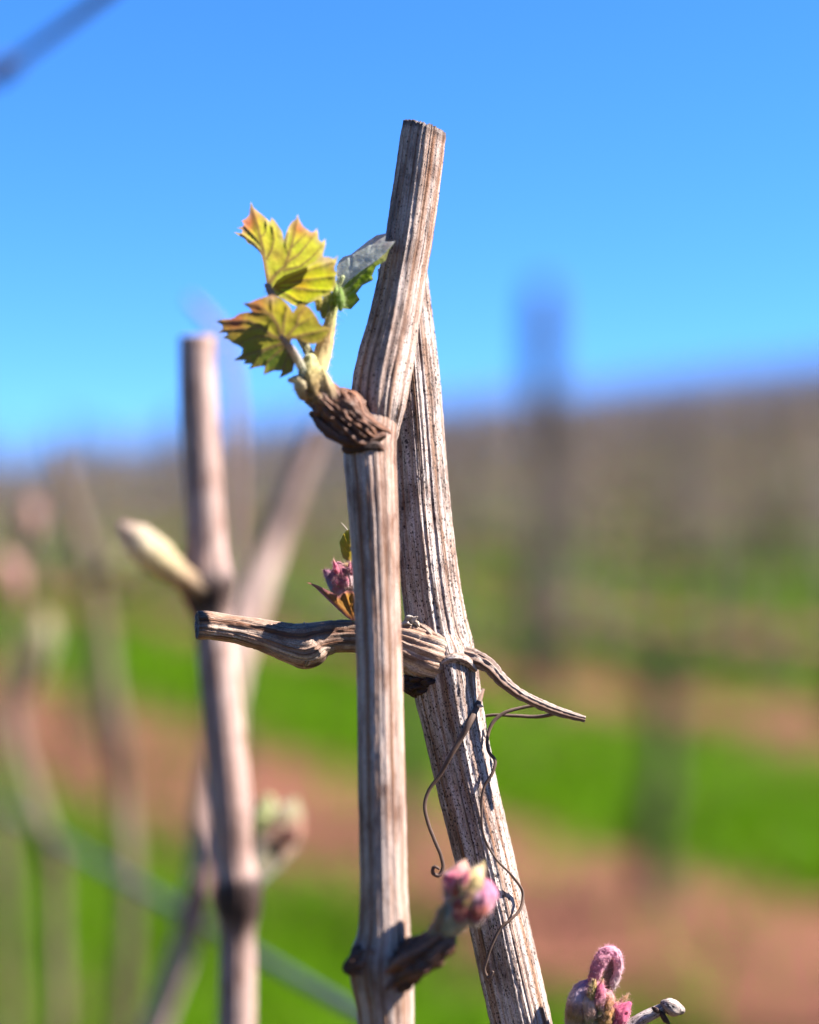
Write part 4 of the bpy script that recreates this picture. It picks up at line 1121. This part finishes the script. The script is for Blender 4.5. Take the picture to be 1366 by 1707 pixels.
bud3 = bud(c3, zd, 4.27, .3362, [
    ('bud_base', [(440, 1000, 150, .5), (440, 900, 160, .5), (430, 780, 135, .5), (440, 690, 90, .6), (460, 640, 40, .6)], grad((0, (0.30, 0.2, 0.12)), (0.4, WHITE), (0.7, (0.34, 0.24, 0.06)), (1, (0.4, 0.24, 0.08))), 0.05),
    ('leaflet', [(458, 560, 34, -.2), (472, 470, 40, -.5), (496, 395, 46, -.6), (532, 326, 50, -.4), (586, 284, 44, 0), (630, 308, 40, .3), (644, 372, 36, .5), (634, 450, 30, .5), (612, 515, 26, .4), (604, 556, 10, .3)], grad((0, (0.40, 0.16, 0.16)), (0.15, (0.52, 0.16, 0.22)), (0.5, (0.70, 0.27, 0.38)), (0.8, (0.66, 0.38, 0.40)), (1, WHITE)), 0.10),
    ('leaflet', [(545, 570, 20, 1.4), (572, 490, 34, 1.6), (585, 410, 34, 1.6), (590, 350, 16, 1.4)], grad((0, (0.20, 0.16, 0.08)), (0.5, (0.26, 0.2, 0.14)), (1, (0.4, 0.2, 0.2))), 0.1),  # inner leaflet; its dark tint paints in the shading inside the hook
    ('bud_scale', [(330, 830, 60, -.8), (345, 720, 76, -1.0), (365, 610, 70, -.8), (400, 530, 46, -.5), (432, 490, 14, -.3)], grad((0, WHITE), (0.25, (0.36, 0.22, 0.06)), (0.45, (0.42, 0.22, 0.14)), (0.6, (0.56, 0.44, 0.50)), (1, (0.46, 0.20, 0.36))), 0.06),
    ('bud_scale', [(440, 790, 40, -2.0), (440, 700, 48, -2.4), (434, 620, 40, -2.2), (430, 580, 14, -1.8)], grad((0, (0.30, 0.30, 0.04)), (0.4, (0.58, 0.34, 0.24)), (1, (0.74, 0.56, 0.50))), 0.08),
    ('leaflet', [(500, 680, 40, -1.5), (500, 610, 58, -1.9), (505, 550, 50, -1.6), (500, 515, 20, -1.2)], grad((0, GOLD), (0.4, ROSE), (1, (0.66, 0.20, 0.30))), 0.12),
    ('leaflet', [(540, 720, 36, -1.6), (565, 640, 50, -2.0), (585, 590, 36, -1.7), (590, 570, 12, -1.5)], grad((0, OLIVE), (0.5, ORANGE), (0.8, (0.64, 0.28, 0.2)), (1, ROSE)), 0.12),
    ('bud_scale', [(520, 860, 60, -1.2), (550, 770, 80, -1.6), (590, 690, 56, -1.6), (610, 650, 20, -1.4)], grad((0, OLIVE), (0.5, (0.38, 0.20, 0.04)), (0.8, ORANGE), (1, ROSE)), 0.10),
    ('bud_scale', [(620, 860, 50, -1.6), (650, 760, 66, -2.0), (690, 690, 52, -1.9), (725, 655, 18, -1.7)], grad((0, ROSE), (0.4, PINK), (1, (0.56, 0.06, 0.18))), 0.12)], 150, 7000, 0.0006, (0.90, 0.60, 0.64), (440, 1000), ((440, 860), (540, 560), 130, 2.9, [PINK, ROSE, PINK, GOLD, OLIVE, (0.5, 0.25, 0.1)], 11, 150))
bud3['label'] = 'fuzzy bright pink bud with a hooked leaflet'

# ------------------------------------------------------------------ blurred canes of the same row, behind on the left
BF = [M['bark_far'], M['endgrain']]
def far_cane(label, pts, t, seed, **kw):
    c = empty('vine_cane', tuple(CORD(t)))
    tag(c, label, 'vine cane')
    P = px_path(pts)
    if kw.pop('ground', True):
        P = P + to_cordon(pts[-1][:3], t, pts[-1][3])
    part_tube('cane_shaft', P, c, [kw.pop('mat', M['bark_far']), M['endgrain']], True, step=0.001, ns=48, flute=0.03, facet=0.05, rough=0.01, seed=seed, cap0='cut')
    return c
def far_bud(parent, pts, cf, seed, name='bud'):
    o, v, f, C = lobe(name, pts, parent, cf, seed, 0.06, step=0.0008, ns=24)
    return o

ca = far_cane('tall straight blurred cane with a cut top left of the leaves', [(328, 562, .432, 29), (331, 650, .432, 31), (337, 780, .432, 32), (342, 880, .432, 33), (343, 930, .432, 37, .0), (343, 955, .432, 43, .6), (345, 975, .432, 46, 1), (350, 1005, .432, 38, 1), (355, 1040, .432, 31, .3), (360, 1080, .432, 33), (374, 1220, .431, 35), (386, 1350, .43, 35), (394, 1455, .43, 34, .2), (397, 1472, .43, 38, 1), (398, 1515, .43, 37, 1), (397, 1545, .43, 30, .6), (396, 1600, .43, 30), (395, 1720, .43, 31)], 0.10, 201)
far_bud(ca, [(338, 985, .428, 22), (312, 968, .426, 20), (284, 948, .425, 25), (254, 922, .425, 30), (228, 898, .426, 25), (206, 878, .427, 10)], grad((0, (0.12, 0.07, 0.045)), (0.2, (0.36, 0.22, 0.11)), (0.5, (0.58, 0.46, 0.24)), (0.75, (0.62, 0.50, 0.34)), (1, (0.42, 0.27, 0.2))), 202)
far_bud(ca, [(410, 1480, .44, 16), (432, 1450, .455, 20), (452, 1415, .465, 30), (470, 1380, .47, 34), (486, 1350, .47, 20), (492, 1335, .47, 6)], grad((0, (0.05, 0.035, 0.02)), (0.45, (0.09, 0.07, 0.025)), (0.7, (0.34, 0.16, 0.10)), (1, (0.34, 0.3, 0.16))), 203)
far_bud(ca, [(428, 1440, .46, 10), (432, 1400, .468, 24), (440, 1360, .47, 26), (448, 1335, .47, 12)], grad((0, (0.18, 0.2, 0.03)), (0.5, (0.32, 0.34, 0.07)), (1, (0.36, 0.36, 0.15))), 204)
far_bud(ca, [(470, 1400, .462, 10), (488, 1390, .46, 18), (498, 1372, .46, 8)], grad((0, (0.3, 0.1, 0.06)), (1, (0.42, 0.2, 0.13))), 205)

def push(pts, Y, rs_=1.0):
    return [(p[0], p[1], Y + (p[2] - pts[0][2]), p[3] * rs_, *(p[4:])) for p in pts]
cb = far_cane('blurred brown cane leaning right behind the tall blurred cane', push([(533, 704, .58, 14, .6), (520, 735, .58, 17, .3), (490, 815, .58, 19), (462, 890, .58, 20), (430, 985, .57, 21), (400, 1090, .56, 21), (372, 1210, .55, 22), (348, 1340, .54, 22), (334, 1470, .53, 23), (326, 1510, .53, 26, .5), (310, 1570, .53, 22), (285, 1640, .53, 22), (258, 1715, .53, 22)], .66, .95), 0.30, 211)
far_bud(cb, push([(320, 1500, .525, 10), (345, 1475, .52, 16), (356, 1450, .52, 6)], .605), grad((0, (0.2, 0.10, 0.07)), (1, (0.4, 0.2, 0.16))), 212)
cc_ = far_cane('thin dark blurred cane with a bent tip left of the lower leaf', [(316, 498, .62, 6, .6), (342, 525, .62, 8, .5), (372, 565, .62, 9, .4), (390, 640, .62, 9.5, .4), (394, 760, .62, 10, .4), (394, 880, .62, 10.5, .3), (392, 1000, .62, 10, .3), (392, 1100, .61, 11, .3), (388, 1300, .61, 12), (380, 1715, .60, 12)], 0.26, 221)
cd = far_cane('pale blurred leaning cane with a cut top near the left edge', push([(92, 745, .60, 21), (108, 810, .60, 23), (130, 880, .60, 24), (150, 950, .60, 26, .1), (168, 1040, .60, 22), (182, 1150, .595, 23), (196, 1240, .59, 28, .5), (206, 1330, .59, 24), (214, 1440, .58, 24), (213, 1560, .58, 23), (208, 1650, .58, 25, .3), (206, 1715, .58, 23)], .82, .66), 0.50, 231, mat=M['bark_old'])
far_bud(cd, push([(160, 960, .59, 12), (190, 945, .585, 20), (206, 925, .585, 12)], .79), grad((0, (0.2, 0.16, 0.06)), (1, (0.34, 0.30, 0.10))), 232)
ce = far_cane('pale blurred cane with two rosy buds at the left edge', push([(36, 905, .62, 8, .6), (30, 1000, .62, 13), (24, 1100, .62, 20), (20, 1170, .62, 30, .6), (26, 1230, .615, 26), (48, 1310, .61, 25), (74, 1390, .60, 26), (88, 1430, .60, 28, .3), (92, 1500, .60, 24), (94, 1600, .60, 23), (95, 1715, .60, 23)], .84, .62), 0.52, 241, mat=M['bark_old'])
far_bud(ce, push([(36, 915, .62, 10), (46, 885, .615, 18), (52, 860, .615, 21), (56, 838, .615, 10)], .82), grad((0, (0.2, 0.13, 0.06)), (0.4, (0.42, 0.22, 0.18)), (1, (0.46, 0.24, 0.19))), 242)
far_bud(ce, push([(30, 1010, .61, 10), (20, 975, .605, 20), (12, 950, .605, 23), (4, 928, .605, 10)], .81), grad((0, (0.2, 0.13, 0.06)), (0.4, (0.42, 0.21, 0.17)), (1, (0.46, 0.23, 0.19))), 243)
far_bud(ce, push([(44, 1150, .61, 10), (62, 1100, .605, 20), (70, 1060, .605, 22), (76, 1030, .605, 10)], .81), grad((0, (0.2, 0.18, 0.06)), (0.4, (0.36, 0.30, 0.13)), (1, (0.4, 0.33, 0.2))), 244)
cf_ = far_cane('olive blurred cane cut off by the left edge near the bottom', push([(-30, 1180, .66, 18), (-14, 1300, .66, 20), (0, 1420, .66, 22), (10, 1490, .66, 27, .5), (14, 1580, .66, 22), (14, 1715, .66, 22)], .9, .6), 0.58, 251, mat=M['bark_old'])

# trellis wires of the near row
def wire(label, a, b, r, lo=-1.2, hi=3.0, seed=0):
    A, B = at(*a), at(*b)
    d = (B - A)
    P = []
    for t in np.linspace(lo, hi, 40):
        p = A + d * t
        P.append([*p, r, 0])
    v, f, mi, a_ = tube(P, step=0.02, ns=12, flute=0, facet=0, seed=seed)
    o = link('trellis_wire', make_mesh('trellis_wire', v, f, M['wire']))
    return tag(o, label, 'wire')
w1 = wire('grey-green blurred trellis wire sloping down behind the lower left canes', (600, 1692, .50), (0, 1345, .90), 0.0020, -0.3, 8)
w2 = wire('dark blurred trellis wire crossing the sky in the top left corner', (180, -10, .55), (0, 122, .66), 0.0021, -1.5, 25)
# a dry tendril wound round the upper wire
A, B = at(180, -10, .55), at(0, 122, .66)
d = B - A; dn = d / np.linalg.norm(d)
n1 = np.cross(dn, [0, 0, 1.0]); n1 /= np.linalg.norm(n1); n2 = np.cross(dn, n1)
P = []
for i in range(60):
    a = i * 0.62
    p = A + d * (0.86 + 0.22 * i / 60) + (n1 * math.cos(a) + n2 * math.sin(a)) * 0.0028
    P.append([*p, 0.0010, 0.3])
v, f, mi, a_ = tube(P, step=0.001, ns=8, seed=5)
tag(link('dry_tendril', make_mesh('dry_tendril', v, f, M['tendril'], True, None, a_)), 'dark dry tendril wound round the wire in the top left corner', 'tendril')
